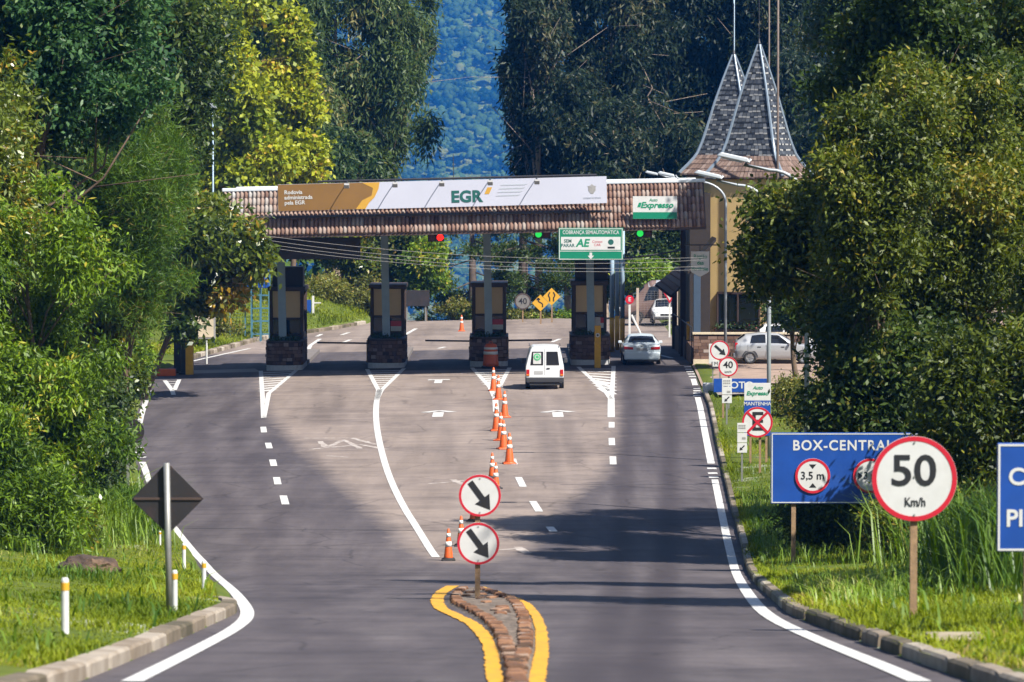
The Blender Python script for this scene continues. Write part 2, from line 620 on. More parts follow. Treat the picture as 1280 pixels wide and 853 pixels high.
Lk.new(tc.outputs['Object'], n1.inputs['Vector']); Lk.new(tc.outputs['Object'], n2.inputs['Vector'])
r1 = N.new('ShaderNodeValToRGB')
for e, p, c in zip(list(r1.color_ramp.elements) + [r1.color_ramp.elements.new(.62)], (.3, .80, .58), ((.045, .075, .010), (.17, .10, .055), (.09, .11, .018))):
    e.position = p; e.color = c + (1,)
Lk.new(n1.outputs['Fac'], r1.inputs['Fac'])
mxx = N.new('ShaderNodeMixRGB'); mxx.blend_type = 'MULTIPLY'; mxx.inputs['Fac'].default_value = .7
r2 = N.new('ShaderNodeValToRGB'); r2.color_ramp.elements[0].color = (.45, .45, .45, 1); r2.color_ramp.elements[1].color = (1.4, 1.4, 1.4, 1)
Lk.new(n2.outputs['Fac'], r2.inputs['Fac'])
Lk.new(r1.outputs['Color'], mxx.inputs['Color1']); Lk.new(r2.outputs['Color'], mxx.inputs['Color2'])
Lk.new(mxx.outputs['Color'], b.inputs['Base Color']); b.inputs['Roughness'].default_value = .95; b.inputs['Specular IOR Level'].default_value = .1
M['ground'] = m
g = npmesh('ground', np.array(V), np.array(F), 'ground', smooth=True)
tag(g, kind='structure')

# ------------------------------------------------------------------ road surface with its concrete apron
CONC = [(322, 464), (764, 462), (772, 520), (768, 560), (752, 598), (712, 622), (682, 655), (655, 690), (600, 704), (555, 704), (520, 690), (478, 650), (420, 600), (362, 548), (336, 515)]
cpoly = [(p.x, p.y) for p in (onroad(*q) for q in CONC)]


def signed_in(x, y, poly):
    ins = False; best = 1e9
    n = len(poly)
    for i in range(n):
        x0, y0 = poly[i]; x1, y1 = poly[(i + 1) % n]
        if (y0 > y) != (y1 > y) and x < (x1 - x0) * (y - y0) / (y1 - y0) + x0:
            ins = not ins
        dx, dy = (x1 - x0), (y1 - y0) * 1
        t = max(0, min(1, ((x - x0) * dx + (y - y0) * dy) / (dx * dx + dy * dy)))
        best = min(best, math.hypot(x - x0 - t * dx, (y - y0 - t * dy) * .5))
    return best if ins else -best


rrows = list(np.arange(-80, 20, 4.0)) + list(np.arange(20, 60, 1.0)) + list(np.arange(60, 130, .6)) + list(np.arange(130, 320.1, 1.0))
ncr = 90
V, F, C = [], [], []
for y in rrows:
    a, bb = xl(y) - .02, xr(y) + .02
    for j in range(ncr + 1):
        x = a + (bb - a) * j / ncr
        V.append((x, y, H(x, y)))
        C.append(max(0, min(1, .5 + signed_in(x, y, cpoly) / 2.4)) if 75 < y < 210 else (0. if y <= 75 else .75))
for i in range(len(rrows) - 1):
    for j in range(ncr):
        F.append((i * (ncr + 1) + j, i * (ncr + 1) + j + 1, (i + 1) * (ncr + 1) + j + 1, (i + 1) * (ncr + 1) + j))
m, nt, b = newmat('asphalt_and_apron')
N, Lk = nt.nodes, nt.links


def nz(scale, detail=6, vec=None, rough=.6):
    n = N.new('ShaderNodeTexNoise'); n.inputs['Scale'].default_value = scale; n.inputs['Detail'].default_value = detail; n.inputs['Roughness'].default_value = rough
    Lk.new(vec or tc.outputs['Object'], n.inputs['Vector'])
    return n


def ramp(src, stops):
    r = N.new('ShaderNodeValToRGB')
    e = r.color_ramp.elements
    e[0].position, e[0].color = stops[0][0], tuple(stops[0][1]) + (1,)
    e[1].position, e[1].color = stops[-1][0], tuple(stops[-1][1]) + (1,)
    for p, c in stops[1:-1]:
        k = e.new(p); k.color = tuple(c) + (1,)
    Lk.new(src, r.inputs['Fac'])
    return r


def mixc(fac, c1, c2, mode='MIX'):
    x = N.new('ShaderNodeMixRGB'); x.blend_type = mode
    for s, v in ((x.inputs['Fac'], fac), (x.inputs['Color1'], c1), (x.inputs['Color2'], c2)):
        if isinstance(v, (int, float)): s.default_value = v
        elif isinstance(v, tuple): s.default_value = v + (1,)
        else: Lk.new(v, s)
    return x


tc = N.new('ShaderNodeTexCoord')
mp = N.new('ShaderNodeMapping'); mp.inputs['Scale'].default_value = (1.0, .07, 1.0)      # wear drawn out along the lanes
Lk.new(tc.outputs['Object'], mp.inputs['Vector'])
mp2 = N.new('ShaderNodeMapping'); mp2.inputs['Scale'].default_value = (.12, 1.0, 1.0)    # joints and screed marks across
Lk.new(tc.outputs['Object'], mp2.inputs['Vector'])
asp = ramp(nz(.9, 7, mp.outputs['Vector']).outputs['Fac'], [(.3, (.048, .041, .045)), (.5, (.069, .059, .063)), (.72, (.098, .085, .087))])
con = ramp(nz(.5, 7, mp.outputs['Vector']).outputs['Fac'], [(.3, (.135, .108, .094)), (.5, (.188, .152, .132)), (.75, (.238, .196, .172))])
ca = N.new('ShaderNodeAttribute'); ca.attribute_name = 'conc'
en = nz(1.3, 8)
ad = N.new('ShaderNodeMath'); ad.operation = 'MULTIPLY_ADD'; Lk.new(en.outputs['Fac'], ad.inputs[0]); ad.inputs[1].default_value = .5; Lk.new(ca.outputs['Fac'], ad.inputs[2])
edge = ramp(ad.outputs[0], [(.58, (0, 0, 0)), (.92, (1, 1, 1))])
base = mixc(edge.outputs['Color'], asp.outputs['Color'], con.outputs['Color'])
crs = ramp(nz(1.0, 5, mp2.outputs['Vector']).outputs['Fac'], [(.35, (.86, .86, .86)), (.65, (1.10, 1.10, 1.10))])
base = mixc(.8, base.outputs['Color'], crs.outputs['Color'], 'MULTIPLY')
grit = ramp(nz(38, 3).outputs['Fac'], [(.3, (.66, .66, .66)), (.7, (1.34, 1.34, 1.34))])
base = mixc(.55, base.outputs['Color'], grit.outputs['Color'], 'MULTIPLY')
blot = ramp(nz(.22, 8, None, .75).outputs['Fac'], [(.36, (.70, .69, .71)), (.5, (.98, .97, .97)), (.64, (1.14, 1.12, 1.09))])
base = mixc(.9, base.outputs['Color'], blot.outputs['Color'], 'MULTIPLY')
# tyre wear bands
wv = N.new('ShaderNodeAttribute'); wv.attribute_name = 'wear'
base = mixc(wv.outputs['Fac'], base.outputs['Color'], (.026, .020, .024))
# crazing and repaired cracks
vo = N.new('ShaderNodeTexVoronoi'); vo.feature = 'DISTANCE_TO_EDGE'; vo.inputs['Scale'].default_value = .33
wob = mixc(.22, tc.outputs['Object'], nz(1.5, 5).outputs['Color'], 'ADD')
Lk.new(wob.outputs['Color'], vo.inputs['Vector'])
crk = ramp(vo.outputs['Distance'], [(.0, (.35, .35, .36)), (.016, (1, 1, 1))])
base = mixc(.55, base.outputs['Color'], crk.outputs['Color'], 'MULTIPLY')
Lk.new(base.outputs['Color'], b.inputs['Base Color'])
b.inputs['Roughness'].default_value = .82; b.inputs['Specular IOR Level'].default_value = .25
bp = N.new('ShaderNodeBump'); bp.inputs['Strength'].default_value = .35; bp.inputs['Distance'].default_value = .01
Lk.new(nz(60, 3).outputs['Fac'], bp.inputs['Height']); Lk.new(bp.outputs['Normal'], b.inputs['Normal'])
M['road'] = m
ro = npmesh('road', np.array(V), np.array(F), 'road', smooth=True)
a = ro.data.attributes.new('conc', 'FLOAT', 'POINT'); a.data.foreach_set('value', np.array(C, dtype=np.float32))
WEAR = [[(835, 470), (838, 540), (835, 620), (800, 853)], [(790, 470), (786, 540), (780, 600), (745, 853)], [(245, 470), (246, 530), (255, 590), (330, 690), (400, 853)], [(285, 480), (300, 560), (340, 640), (470, 853)], [(420, 470), (425, 520)], [(400, 470), (398, 520)], [(545, 470), (560, 560)], [(672, 500), (690, 580)], [(700, 500), (720, 570)]]
WEARW = [.85, .7, .35, .3, .25, .2, .2, .3, .3]
wt = []
for line in WEAR:
    q = sorted([(p.y, p.x) for p in (onroad(*s) for s in line)])
    wt.append(q)
W = []
for (x, y, z) in V:
    v = 0
    for q, wk in zip(wt, WEARW):
        if q[0][0] - 12 < y < q[-1][0] + 4:
            d = abs(x - lerp_tab(q, y))
            e = min(1, (y - q[0][0] + 12) / 12, (q[-1][0] + 4 - y) / 4)
            v = max(v, wk * max(0, 1 - (d / .42) ** 2) * e)
    W.append(v * .85)
a = ro.data.attributes.new('wear', 'FLOAT', 'POINT'); a.data.foreach_set('value', np.array(W, dtype=np.float32))
tag(ro, kind='structure')

# ------------------------------------------------------------------ painted markings (4 mm and more above the road)
m, nt, b = newmat('road_paint_white')
N, Lk = nt.nodes, nt.links
tc = N.new('ShaderNodeTexCoord')
c = ramp(nz(9, 6).outputs['Fac'], [(.30, (.20, .18, .17)), (.44, (.44, .43, .41)), (.7, (.52, .51, .50))])
Lk.new(c.outputs['Color'], b.inputs['Base Color']); b.inputs['Roughness'].default_value = .7
M['paint'] = m
m, nt, b = newmat('road_paint_faded')
N, Lk = nt.nodes, nt.links
tc = N.new('ShaderNodeTexCoord')
c = ramp(nz(5, 6).outputs['Fac'], [(.40, (.19, .15, .13)), (.60, (.38, .34, .31))])
Lk.new(c.outputs['Color'], b.inputs['Base Color']); b.inputs['Roughness'].default_value = .8
M['paintold'] = m


def resample(pts, step):
    out = [pts[0]]
    for p, q in zip(pts, pts[1:]):
        L = math.hypot(q[0] - p[0], q[1] - p[1])
        n = max(1, int(L / step))
        for i in range(1, n + 1):
            out.append((p[0] + (q[0] - p[0]) * i / n, p[1] + (q[1] - p[1]) * i / n))
    return out


def smooth_line(pts, it=2):
    for _ in range(it):
        o = [pts[0]]
        for p, q in zip(pts, pts[1:]):
            o += [(p[0] * .75 + q[0] * .25, p[1] * .75 + q[1] * .25), (p[0] * .25 + q[0] * .75, p[1] * .25 + q[1] * .75)]
        o.append(pts[-1])
        pts = o
    return pts


def strip(mb, pts, wd, lift=.010, step=.5, jag=0):
    pts = resample(pts, step)
    vs, fs = [], []
    n = len(pts)
    for i, (x, y) in enumerate(pts):
        p, q = pts[max(0, i - 1)], pts[min(n - 1, i + 1)]
        tx, ty = q[0] - p[0], q[1] - p[1]
        L = math.hypot(tx, ty) or 1
        nx, ny = -ty / L, tx / L
        ww = wd[0] + (wd[1] - wd[0]) * i / max(1, n - 1) if isinstance(wd, tuple) else wd
        for s in (-.5, .5):
            j = jag * (random.random() - .5)
            X, Y = x + nx * (ww * s + j), y + ny * (ww * s + j)
            vs.append((X, Y, H(X, Y) + lift))
    for i in range(n - 1):
        fs.append((2 * i, 2 * i + 1, 2 * i + 3, 2 * i + 2))
    mb.add(vs, fs)


def PX(l):
    return [(p.x, p.y) for p in (onroad(*q) for q in l)]


mk = MB()
LLINE = [(165, 853), (215, 828), (262, 804), (295, 786), (311, 771), (306, 756), (288, 735), (262, 709), (237, 684), (216, 658)]
strip(mk, smooth_line(PX(LLINE)), .20)
strip(mk, smooth_line(PX([(198, 625), (187, 603), (178, 578)])), .22)
for (u, v) in ((210, 650), (206, 642), (202, 633), (176, 572), (174.5, 566), (173.5, 560)):
    p = onroad(u, v); strip(mk, [(p.x - .18, p.y), (p.x + .18, p.y)], .5)
strip(mk, smooth_line(PX([(173, 552), (174, 530), (180, 508), (187, 490), (184, 486)])), .22)
strip(mk, smooth_line(PX([(1150, 853), (1096, 830), (1018, 799), (960, 772), (938, 748), (918, 706), (906, 660), (898, 622), (893.5, 600)])), .21)
strip(mk, PX([(889, 580), (882, 545), (875, 508), (872, 497)]), .24)
strip(mk, PX([(869, 482), (866.5, 474)]), .24)
for v in (597, 592, 586):
    p = onroad(890.5 + (v - 590) * .2, v); strip(mk, [(p.x - .15, p.y), (p.x + .15, p.y)], .55)
for v in (495, 492, 489, 486):
    p = onroad(871, v); strip(mk, [(p.x - .15, p.y), (p.x + .15, p.y)], .7)
for v in (471, 468, 465, 462, 459):
    p = onroad(855 + (v - 450) * .5, v); strip(mk, [(p.x - .16, p.y), (p.x + .16, p.y)], .7)
# zebra gores in front of the islands
GORE = [((326, 464), (328, 494), (329.5, 523), (372, 462), (336, 492)),
        ((459, 462), (473, 488), (471, 500), (505, 461), (477, 488)),
        ((590, 460), (612, 484), (618, 497), (637, 460), (622, 488)),
        ((723, 459), (757, 490), (764, 500), (767, 458), (764.5, 500))]
for (a0, a1, a2, b0, b1) in GORE:
    Lr, Rr = PX([a0, a1]), PX([b0, b1])
    strip(mk, PX([a0, a1, a2]), .20); strip(mk, PX([b0, b1, a2 if b1[1] < a2[1] else b1]), .20)
    for k in range(1, 10):
        t = k / 10.5
        p = (Lr[0][0] + (Lr[1][0] - Lr[0][0]) * t, Lr[0][1] + (Lr[1][1] - Lr[0][1]) * t)
        q = (Rr[0][0] + (Rr[1][0] - Rr[0][0]) * t, Rr[0][1] + (Rr[1][1] - Rr[0][1]) * t)
        strip(mk, [p, q], .45, lift=.006)
strip(mk, PX([(206, 476), (215, 488), (217, 494)]), .2); strip(mk, PX([(224, 475), (218, 488)]), .2)
for k in range(3):
    strip(mk, PX([(209 + k * 2, 477 + 3 * k), (222 - k * 1.4, 477 + 3 * k)]), .3, lift=.006)
strip(mk, smooth_line(PX([(475, 487), (470, 503), (470, 530), (476, 562), (486, 596), (503, 632), (524, 664), (545, 697)])), (.24, .2))
strip(mk, PX([(764, 498), (764, 522)]), .28)
strip(mk, PX([(619, 497), (620, 515)]), .24)


def dash(l, wd=.17):
    strip(mk, PX(l), wd)


for l in ([(329, 534), (330, 541)], [(335, 554), (337, 561)], [(340.5, 575), (342.5, 583)], [(345.5, 597), (347.5, 606)], [(354, 620), (357, 631)],
          [(764.5, 528), (764.5, 535)], [(764.5, 548), (765, 557)], [(766, 571), (766.5, 581)],
          [(641, 574), (643, 581)], [(648, 597), (654, 609)], [(666, 627), (674, 640)], [(687, 659), (692, 665)]):
    dash(l, .22)
# lane arrows
for (u, v) in ((548, 517), (697, 517)):
    p = onroad(u, v)
    strip(mk, [(p.x, p.y - 2.2), (p.x, p.y + .6)], .42)
    for s in (-1, 1):
        strip(mk, [(p.x + s * .55, p.y + .6), (p.x, p.y + 1.6)], (.4, .3), lift=.014)
p = onroad(548, 477); strip(mk, [(p.x, p.y - 1.5), (p.x, p.y + 1.5)], .35); strip(mk, [(p.x - .5, p.y + 1.2), (p.x + .5, p.y + 1.2)], .6, lift=.014)
# markings behind the booths
for l in ([(400, 424), (388, 432), (384, 441)], [(396, 421), (402, 418)], [(240, 452), (275, 444), (312, 436)], [(520, 411), (506, 419)], [(427, 419), (436, 416)], [(548, 436), (556, 434)], [(430, 428), (438, 425)], [(690, 428), (700, 424)], [(840, 448), (800, 438)]):
    strip(mk, PX(l), .22)
lm = mk.build('lane_marking', 'paint'); tag(lm, kind='structure')
old = MB()
for l in ([(380, 548), (440, 548), (470, 556)], [(388, 562), (450, 556), (482, 562)], [(410, 570), (435, 572)], [(400, 552), (408, 560), (430, 550), (450, 561)], [(536, 605), (565, 603), (578, 601)], [(566, 600), (580, 606)], [(626, 688), (645, 686), (660, 692)], [(648, 684), (656, 690)]):
    strip(old, PX(l), .22, lift=.006, jag=.06)
tag(old.build('worn_marking', 'paintold'), kind='structure')
# speed table of paler concrete just before the left booths
pb = MB(); strip(pb, PX([(196, 466.5), (322, 463)]), 3.0, lift=.005)
M['paleconc'] = mat('pale_concrete', (.27, .23, .20), .9, var=.2, scale=1)
tag(pb.build('concrete_strip', 'paleconc'), kind='structure')
# dark expansion / saw cuts; the farther right-hand line paints in a thin tree shadow
cut = MB()
for l in ([(190, 660), (560, 664), (900, 662)], [(470, 470), (860, 474)], [(640, 521), (885, 519)], [(700, 606), (900, 606)]):
    strip(cut, PX(l), .07, lift=.005)
M['tarshade'] = mat('joint_and_shadow_line', (.045, .04, .042), .7, var=.2)
tag(cut.build('joint_and_shadow_line', 'tarshade'), kind='structure')

# ------------------------------------------------------------------ kerbs
def kerb(line, hgt, wd, side, blk, colmat):
    pts = resample(smooth_line(line, 1), .25)
    mb = MB()
    acc = 0; i = 0
    while i < len(pts) - 2:
        n = max(2, int(blk / .25 * random.uniform(.85, 1.15)))
        seg = pts[i:i + n]
        if len(seg) < 2: break
        var = random.random()
        dz = random.uniform(-.010, .010)
        vs, fs = [], []
        for k, (x, y) in enumerate(seg):
            p, q = seg[max(0, k - 1)], seg[min(len(seg) - 1, k + 1)]
            tx, ty = q[0] - p[0], q[1] - p[1]; L = math.hypot(tx, ty) or 1
            nx, ny = -ty / L * side, tx / L * side
            z = H(x, y)
            e = .02 if k in (0, len(seg) - 1) else 0
            for o, hh in ((0, -.12), (.0 + e, hgt - .03 + dz - e), (.03, hgt + dz - e), (wd, hgt + dz + .01 - e), (wd + .01, -.12)):
                vs.append((x + nx * o, y + ny * o, z + hh))
        m_ = 5
        for k in range(len(seg) - 1):
            for j in range(4):
                fs.append((k * m_ + j, k * m_ + j + 1, (k + 1) * m_ + j + 1, (k + 1) * m_ + j))
        fs.append((0, 1, 2, 3, 4)); fs.append(tuple((len(seg) - 1) * m_ + j for j in range(5)))
        mb.add(vs, fs, var)
        i += n - 1 if random.random() > .12 else n
    o = mb.build('kerb', colmat)
    tag(o, kind='structure')
    return o


kerb([(xl(y), y) for y in np.arange(20, 61, 1.0)] + [(xl(61.5) - .15, 61.5), (xl(63) - .45, 63.2)], .15, .22, 1, 2.6, 'kerbstone')
kerb([(xr(y), y) for y in np.arange(20, 168, 1.0)], .15, .16, -1, 2.4, 'kerbstone')
kerb([(xl(y), y) for y in np.arange(204, 247, 1.0)], .2, .3, 1, 1.2, 'kerbstone')

# ------------------------------------------------------------------ median island between the two lanes
YL = [(566, 733), (551, 741), (545, 752), (551, 762), (565, 768), (591, 780), (609, 799), (615, 815), (616, 836), (620, 853), (626, 895)]
YR = [(600, 734), (628, 743), (656, 753), (669, 768), (677, 788), (678, 810), (675, 830), (671, 853), (664, 895)]
ym = MB()
strip(ym, smooth_line(PX(YL)), (.24, .13), lift=.012, step=.25, jag=.03)
strip(ym, smooth_line(PX(YR)), (.13, .15), lift=.012, step=.25, jag=.03)
tag(ym.build('yellow_marking', 'roadyellow'), kind='structure')
IL = smooth_line(PX([(574, 737), (560, 747), (560, 756), (570, 760), (587, 770), (602, 779), (611, 791), (617, 807), (623, 823), (629, 853), (635, 895)]), 1)
IR = smooth_line(PX([(602, 737), (628, 745), (652, 754), (662, 769), (668, 785), (670, 804), (667, 823), (662, 853), (656, 895)]), 1)
ILt = sorted((y, x) for x, y in IL); IRt = sorted((y, x) for x, y in IR)
y0, y1 = ILt[0][0], max(ILt[-1][0], IRt[-1][0]) - .3
med = thing('traffic_island', (0, 0, 0), 'narrow raised median of dirt and brown bricks between yellow lines', 'traffic island')
bed = MB()
ys = np.arange(y0, y1, .25)
vs, fs = [], []
for y in ys:
    a_, b_ = lerp_tab(ILt, y), lerp_tab(IRt, y)
    for k in range(9):
        t = k / 8
        x = a_ + (b_ - a_) * t
        vs.append((x, y, H(x, y) + (.0 if k in (0, 8) else .04 + random.uniform(-.015, .015))))
for i in range(len(ys) - 1):
    for k in range(8):
        fs.append((i * 9 + k, i * 9 + k + 1, (i + 1) * 9 + k + 1, (i + 1) * 9 + k))
bed.add(vs, fs)
M['dirt'] = mat('dry_dirt', (.12, .09, .068), .95, var=.4, scale=7, bump=.8, dirt=(.30, .24, .19), dirt_amt=.6)
bed.build('bed', 'dirt', med)
bk = MB()
for tab, s in ((ILt, 1), (IRt, -1)):
    y = y0 + .3
    while y < y1 - .6:
        x = lerp_tab(tab, y)
        for c in range(1):
            if random.random() < .05: continue
            ox = s * .12 + random.uniform(-.02, .02)
            dl = random.uniform(.17, .3)
            bk.box((x + ox, y + dl / 2, H(x + ox, y) + .025 + random.uniform(-.012, .015)), (.15, dl * .80, .08), rz=random.uniform(-.15, .15), rx=-math.atan(.088), ry=random.uniform(-.1, .1))
        y += .30
y = y0 + .6
while y < y1:
    a_, b_ = lerp_tab(ILt, y), lerp_tab(IRt, y)
    if random.random() < .45 and b_ - a_ > .75:
        x = random.uniform(a_ + .3, max(a_ + .31, b_ - .3))
        bk.box((x, y, H(x, y) + .045), (random.uniform(.1, .22), random.uniform(.1, .2), .06), rz=random.random() * 3)
    y += .4
bk.build('brick_pattern', 'brick', med, bevel=.015, seg=1)

# parking ground by the building
pk = MB()
vs, fs = [], []
yy = np.arange(171, 203, 2.0)
for y in yy:
    for k in range(9):
        x = xr(y) + .05 + k * 2.0
        vs.append((x, y, G(x, y) + (.03 if k else -.02) + .06))
for i in range(len(yy) - 1):
    for k in range(8):
        fs.append((i * 9 + k, i * 9 + k + 1, (i + 1) * 9 + k + 1, (i + 1) * 9 + k))
pk.add(vs, fs)
M['parking'] = mat('dusty_paving', (.30, .21, .16), .9, var=.25, scale=1.0, dirt=(.16, .12, .10), dirt_amt=.6)
tag(pk.build('parking_paving', 'parking'), kind='structure')
fp = MB()
for (a_, b_, wd, lf) in (((896, 496), (960, 488), 2.2, .14), ((897, 490), (945, 484), .7, .2)):
    p, q = at(*a_), at(*b_)
    vs = []
    for t in np.linspace(0, 1, 9):
        x, y = p.x + (q.x + 6 - p.x) * t, p.y + (q.y - p.y) * t
        for s in (-.5, .5):
            vs.append((x, y + s * wd, G(x, y + s * wd) + lf))
    fp.add(vs, [(2 * i, 2 * i + 1, 2 * i + 3, 2 * i + 2) for i in range(8)])
tag(fp.build('footpath', 'paleconc'), kind='structure')
# parking lot behind the booths on the right
pl = MB()
vs, fs = [], []
yy = np.arange(214, 252, 2.0)
for y in yy:
    for k in range(12):
        x = xr(y) - .05 + k * 2.0
        vs.append((x, y, G(x, y) + (.05 if k else -.05)))
for i in range(len(yy) - 1):
    for k in range(11):
        fs.append((i * 12 + k, i * 12 + k + 1, (i + 1) * 12 + k + 1, (i + 1) * 12 + k))
pl.add(vs, fs)
tag(pl.build('rear_parking_paving', 'parking'), kind='structure')
# ------------------------------------------------------------------ toll canopy
CD = 182.5
ppm = FPX / CD
can = thing('toll_canopy', (-2.0, CD, -.02), 'long toll plaza canopy with clay tile fascia spanning the lanes', 'toll canopy')
can.rotation_euler = (0, R(-1.15), 0)
X0, X1 = -11.1, 11.0
Z0, Z1 = 6.70, 8.72
RUN = 1.45


def tile_slope(name, parent, x0, x1, z0, z1, run, yb, flip=False, mname='tile'):
    """barrel tiles in overlapping courses on a slope rising away from the viewer"""
    cw = .19
    n = int((x1 - x0) / cw)
    prof = [(0, -.075), (.16, .0), (.34, .05), (.62, .05), (.82, .0)]
    L = math.hypot(run, z1 - z0)
    ncs = max(3, int(L / .36))
    dx, dz = run / L, (z1 - z0) / L
    nx, nz_ = -dz, dx
    V, F, var = [], [], []
    xs = [x0 + (k + p[0]) * cw for k in range(n) for p in prof] + [x0 + n * cw]
    hs = [p[1] for k in range(n) for p in prof] + [-.075]
    m_ = len(xs)
    rnd = random.Random(3)
    for c in range(ncs):
        s0, s1 = c * L / ncs, (c + 1) * L / ncs + .02
        base = len(V)
        jit = [rnd.uniform(-.012, .012) for _ in range(n + 1)]
        for (s, lift) in ((s0, -.02), (s0, .045), (s1, .0)):
            for k in range(m_):
                j = jit[k // 5]
                h = hs[k] + lift if lift != -.02 else -.05
                ss = s + j
                V.append((xs[k], yb + dx * ss + nx * h, z0 + dz * ss + nz_ * h))
        for r in range(2):
            for k in range(m_ - 1):
                F.append((base + r * m_ + k, base + r * m_ + k + 1, base + (r + 1) * m_ + k + 1, base + (r + 1) * m_ + k))
        vv = [min(1, max(0, rnd.gauss(.52, .17) - .06 + .28 * (c / ncs) ** 1.5 * 0 + (.25 if xs[k * 5] < x0 + 2.6 and c > ncs * .4 else 0))) for k in range(n)]
        for r in range(2):
            for k in range(m_ - 1):
                var.append(vv[min(n - 1, k // 5)])
    V = np.array(V); F = np.array(F)
    if flip:
        V[:, 1] = 2 * yb - V[:, 1]
    return npmesh(name, V, F, mname, np.array(var), parent)


rf = tile_slope('roof', can, X0, X1, Z0, Z1, RUN, 0)
b_ = tile_slope('roof', can, X0, X1, Z0, Z1, RUN, 12.4, flip=True)
MB().box(((X0 + X1) / 2, RUN + .06, Z1 + .06), (X1 - X0 + .1, .34, .16)).box(((X0 + X1) / 2, 12.4 - RUN - .06, Z1 + .06), (X1 - X0 + .1, .34, .16)).build('ridge_cap', 'ridgewhite', can, bevel=.03)
MB().box(((X0 + X1) / 2, 6.2, Z1 - .1), (X1 - X0, 12.4 - 2 * RUN - .2, .12)).build('roof_deck', 'signgrey', can)
MB().box(((X0 + X1) / 2, 6.2, Z0 - .02), (X1 - X0 - .1, 12.2, .10)).build('ceiling', 'ceilwood', can)
for yf in (.1, 12.3): MB().box(((X0 + X1) / 2, yf, Z0 - .06), (X1 - X0, .14, .16)).build('fascia', 'browndark', can)
for xx in (X0 + .04, X1 - .04):
    gb = MB()
    gb.add([(xx - .03, .1, Z0), (xx + .03, .1, Z0), (xx - .03, RUN, Z1), (xx + .03, RUN, Z1), (xx - .03, 12.3, Z0), (xx + .03, 12.3, Z0), (xx - .03, 12.4 - RUN, Z1), (xx + .03, 12.4 - RUN, Z1)],
           [(0, 4, 6, 2), (1, 3, 7, 5), (0, 2, 3, 1), (4, 5, 7, 6), (2, 6, 7, 3)])
    gb.build('gable_end', 'browndark', can)
# rail standing off the tiles (dark pipe low on the slope)
rl = MB().tube([(X0 + 1.6, .05, Z0 + .80), (X1 - 4.3, .05, Z0 + .78)], .055, 6)
for k in range(9):
    x = X0 + 2 + k * 1.9
    rl.tube([(x, .05, Z0 + .8), (x, .75, Z0 + .76)], .03, 5)
rl.build('tile_rail', 'darksteel', can)
# posts stand at the front of the islands
ISL = [(355, 463.5), (482.5, 460.5), (611, 458.5), (738, 456.5)]
islp = [onroad(*q) for q in ISL]
can_inv = (Matrix.Translation(can.location) @ Matrix.Rotation(R(-1.15), 4, 'Y')).inverted()
for i, p in enumerate(islp):
    q = can_inv @ Vector((p.x + (-.1, 0, 0, .06)[i], p.y + .9, H(p.x, p.y) + 1.2))
    h = Z0 - q.z
    pb_ = MB()
    pb_.box((q.x, q.y - .14, q.z + h / 2), (.36, .03, h)).box((q.x, q.y + .14, q.z + h / 2), (.36, .03, h)).box((q.x, q.y, q.z + h / 2), (.05, .25, h))
    pb_.box((q.x, q.y, q.z + h - .12), (.52, .5, .06))
    pb_.build('post', 'bluepost', can)
for u, dd, lb in ((231, 190.5, 'dark steel pillar with yellow machine beside it, right one of two at far left'), (222, 191.5, 'dark steel pillar half hidden by leaves, left one of two at far left')):
    p = pt(u, 458, dd)
    q = thing('steel_pillar', (p.x, dd, H(p.x, dd)), lb, 'pillar', 'dark pillars at the left end')
    MB().box((0, 0, 1.7), (.34, .34, 3.6)).build('shaft', 'darksteel', q, bevel=.015)
    MB().box((0, 0, .04), (.55, .55, .12)).box((0, 0, 3.5), (.5, .5, .08)).build('plates', 'darksteel', q)
for u, dd in ((765, 204), (771.5, 206), (778, 203)):
    p = pt(u, 412, dd)
    z = H(p.x, dd)
    q = can_inv @ Vector((p.x, p.y, z)); q.y = min(q.y, 30)
    # rear posts, blue above and yellow below
    rp_ = thing('pipe_post', (p.x, dd, z), {765: 'blue pipe post with yellow foot, left one of three behind the right hand booth', 771.5: 'blue pipe post with yellow foot, middle of three behind the right hand booth', 778: 'blue pipe post with yellow foot, right one of three beside parked minibus'}[u], 'post', 'blue and yellow pipe posts')
    hh = 6.4 if u < 775 else 6.6
    MB().tube([(0, 0, 1.75), (0, 0, hh)], .115, 14).build('pipe', 'bluepost', rp_, smooth=True)
    MB().tube([(0, 0, -.1), (0, 0, 1.75)], .125, 14).build('foot', 'yellow', rp_, smooth=True)
MB().tube([(X0 + 10.6, RUN + .2, Z1), (X0 + 10.6, RUN + .2, Z1 + 1.5)], .018, 6).build('aerial', 'darksteel', can)

# banner board on the tiles
def onplane(u, v, d=CD - .25):
    return pt(u, v, d)


bl, br = onplane(348, 263), onplane(759, 227)
BW = br.x - bl.x
bh = 1.22
ban = thing('roof_banner', (bl.x, CD - .3, pt(348, 264.5, CD - .3).z), 'long white and brown road authority banner on the canopy roof', 'banner')
ban.rotation_euler = (0, -math.atan2(pt(759, 254, CD).z - pt(348, 264.5, CD).z, BW), 0)
MB().prism([(0, 0), (BW, 0), (BW, bh), (0, bh)], 0, .06).build('board', 'bannerwhite', ban)
k = BW / 411.0
def curve_pts(l):
    return [(x, z) for x, z in l]
brown = [(0, .01), (97 * k, .01), (100 * k, .10 * bh), (107 * k, .28 * bh), (119 * k, .52 * bh), (124 * k, .75 * bh), (126 * k, bh - .01), (0, bh - .01)]
MB().prism(brown, -.012, -.003).build('brown_field', 'bannerbrown', ban)
gold = [(97 * k, .012), (109 * k, .012), (114 * k, .25 * bh), (121 * k, .45 * bh), (126 * k, .75 * bh), (127.5 * k, bh - .012), (105 * k, bh - .012), (119 * k, .78 * bh), (117 * k, .5 * bh), (105 * k, .33 * bh)]
MB().prism(gold, -.020, -.013).build('gold_sweep', 'bannergold', ban)
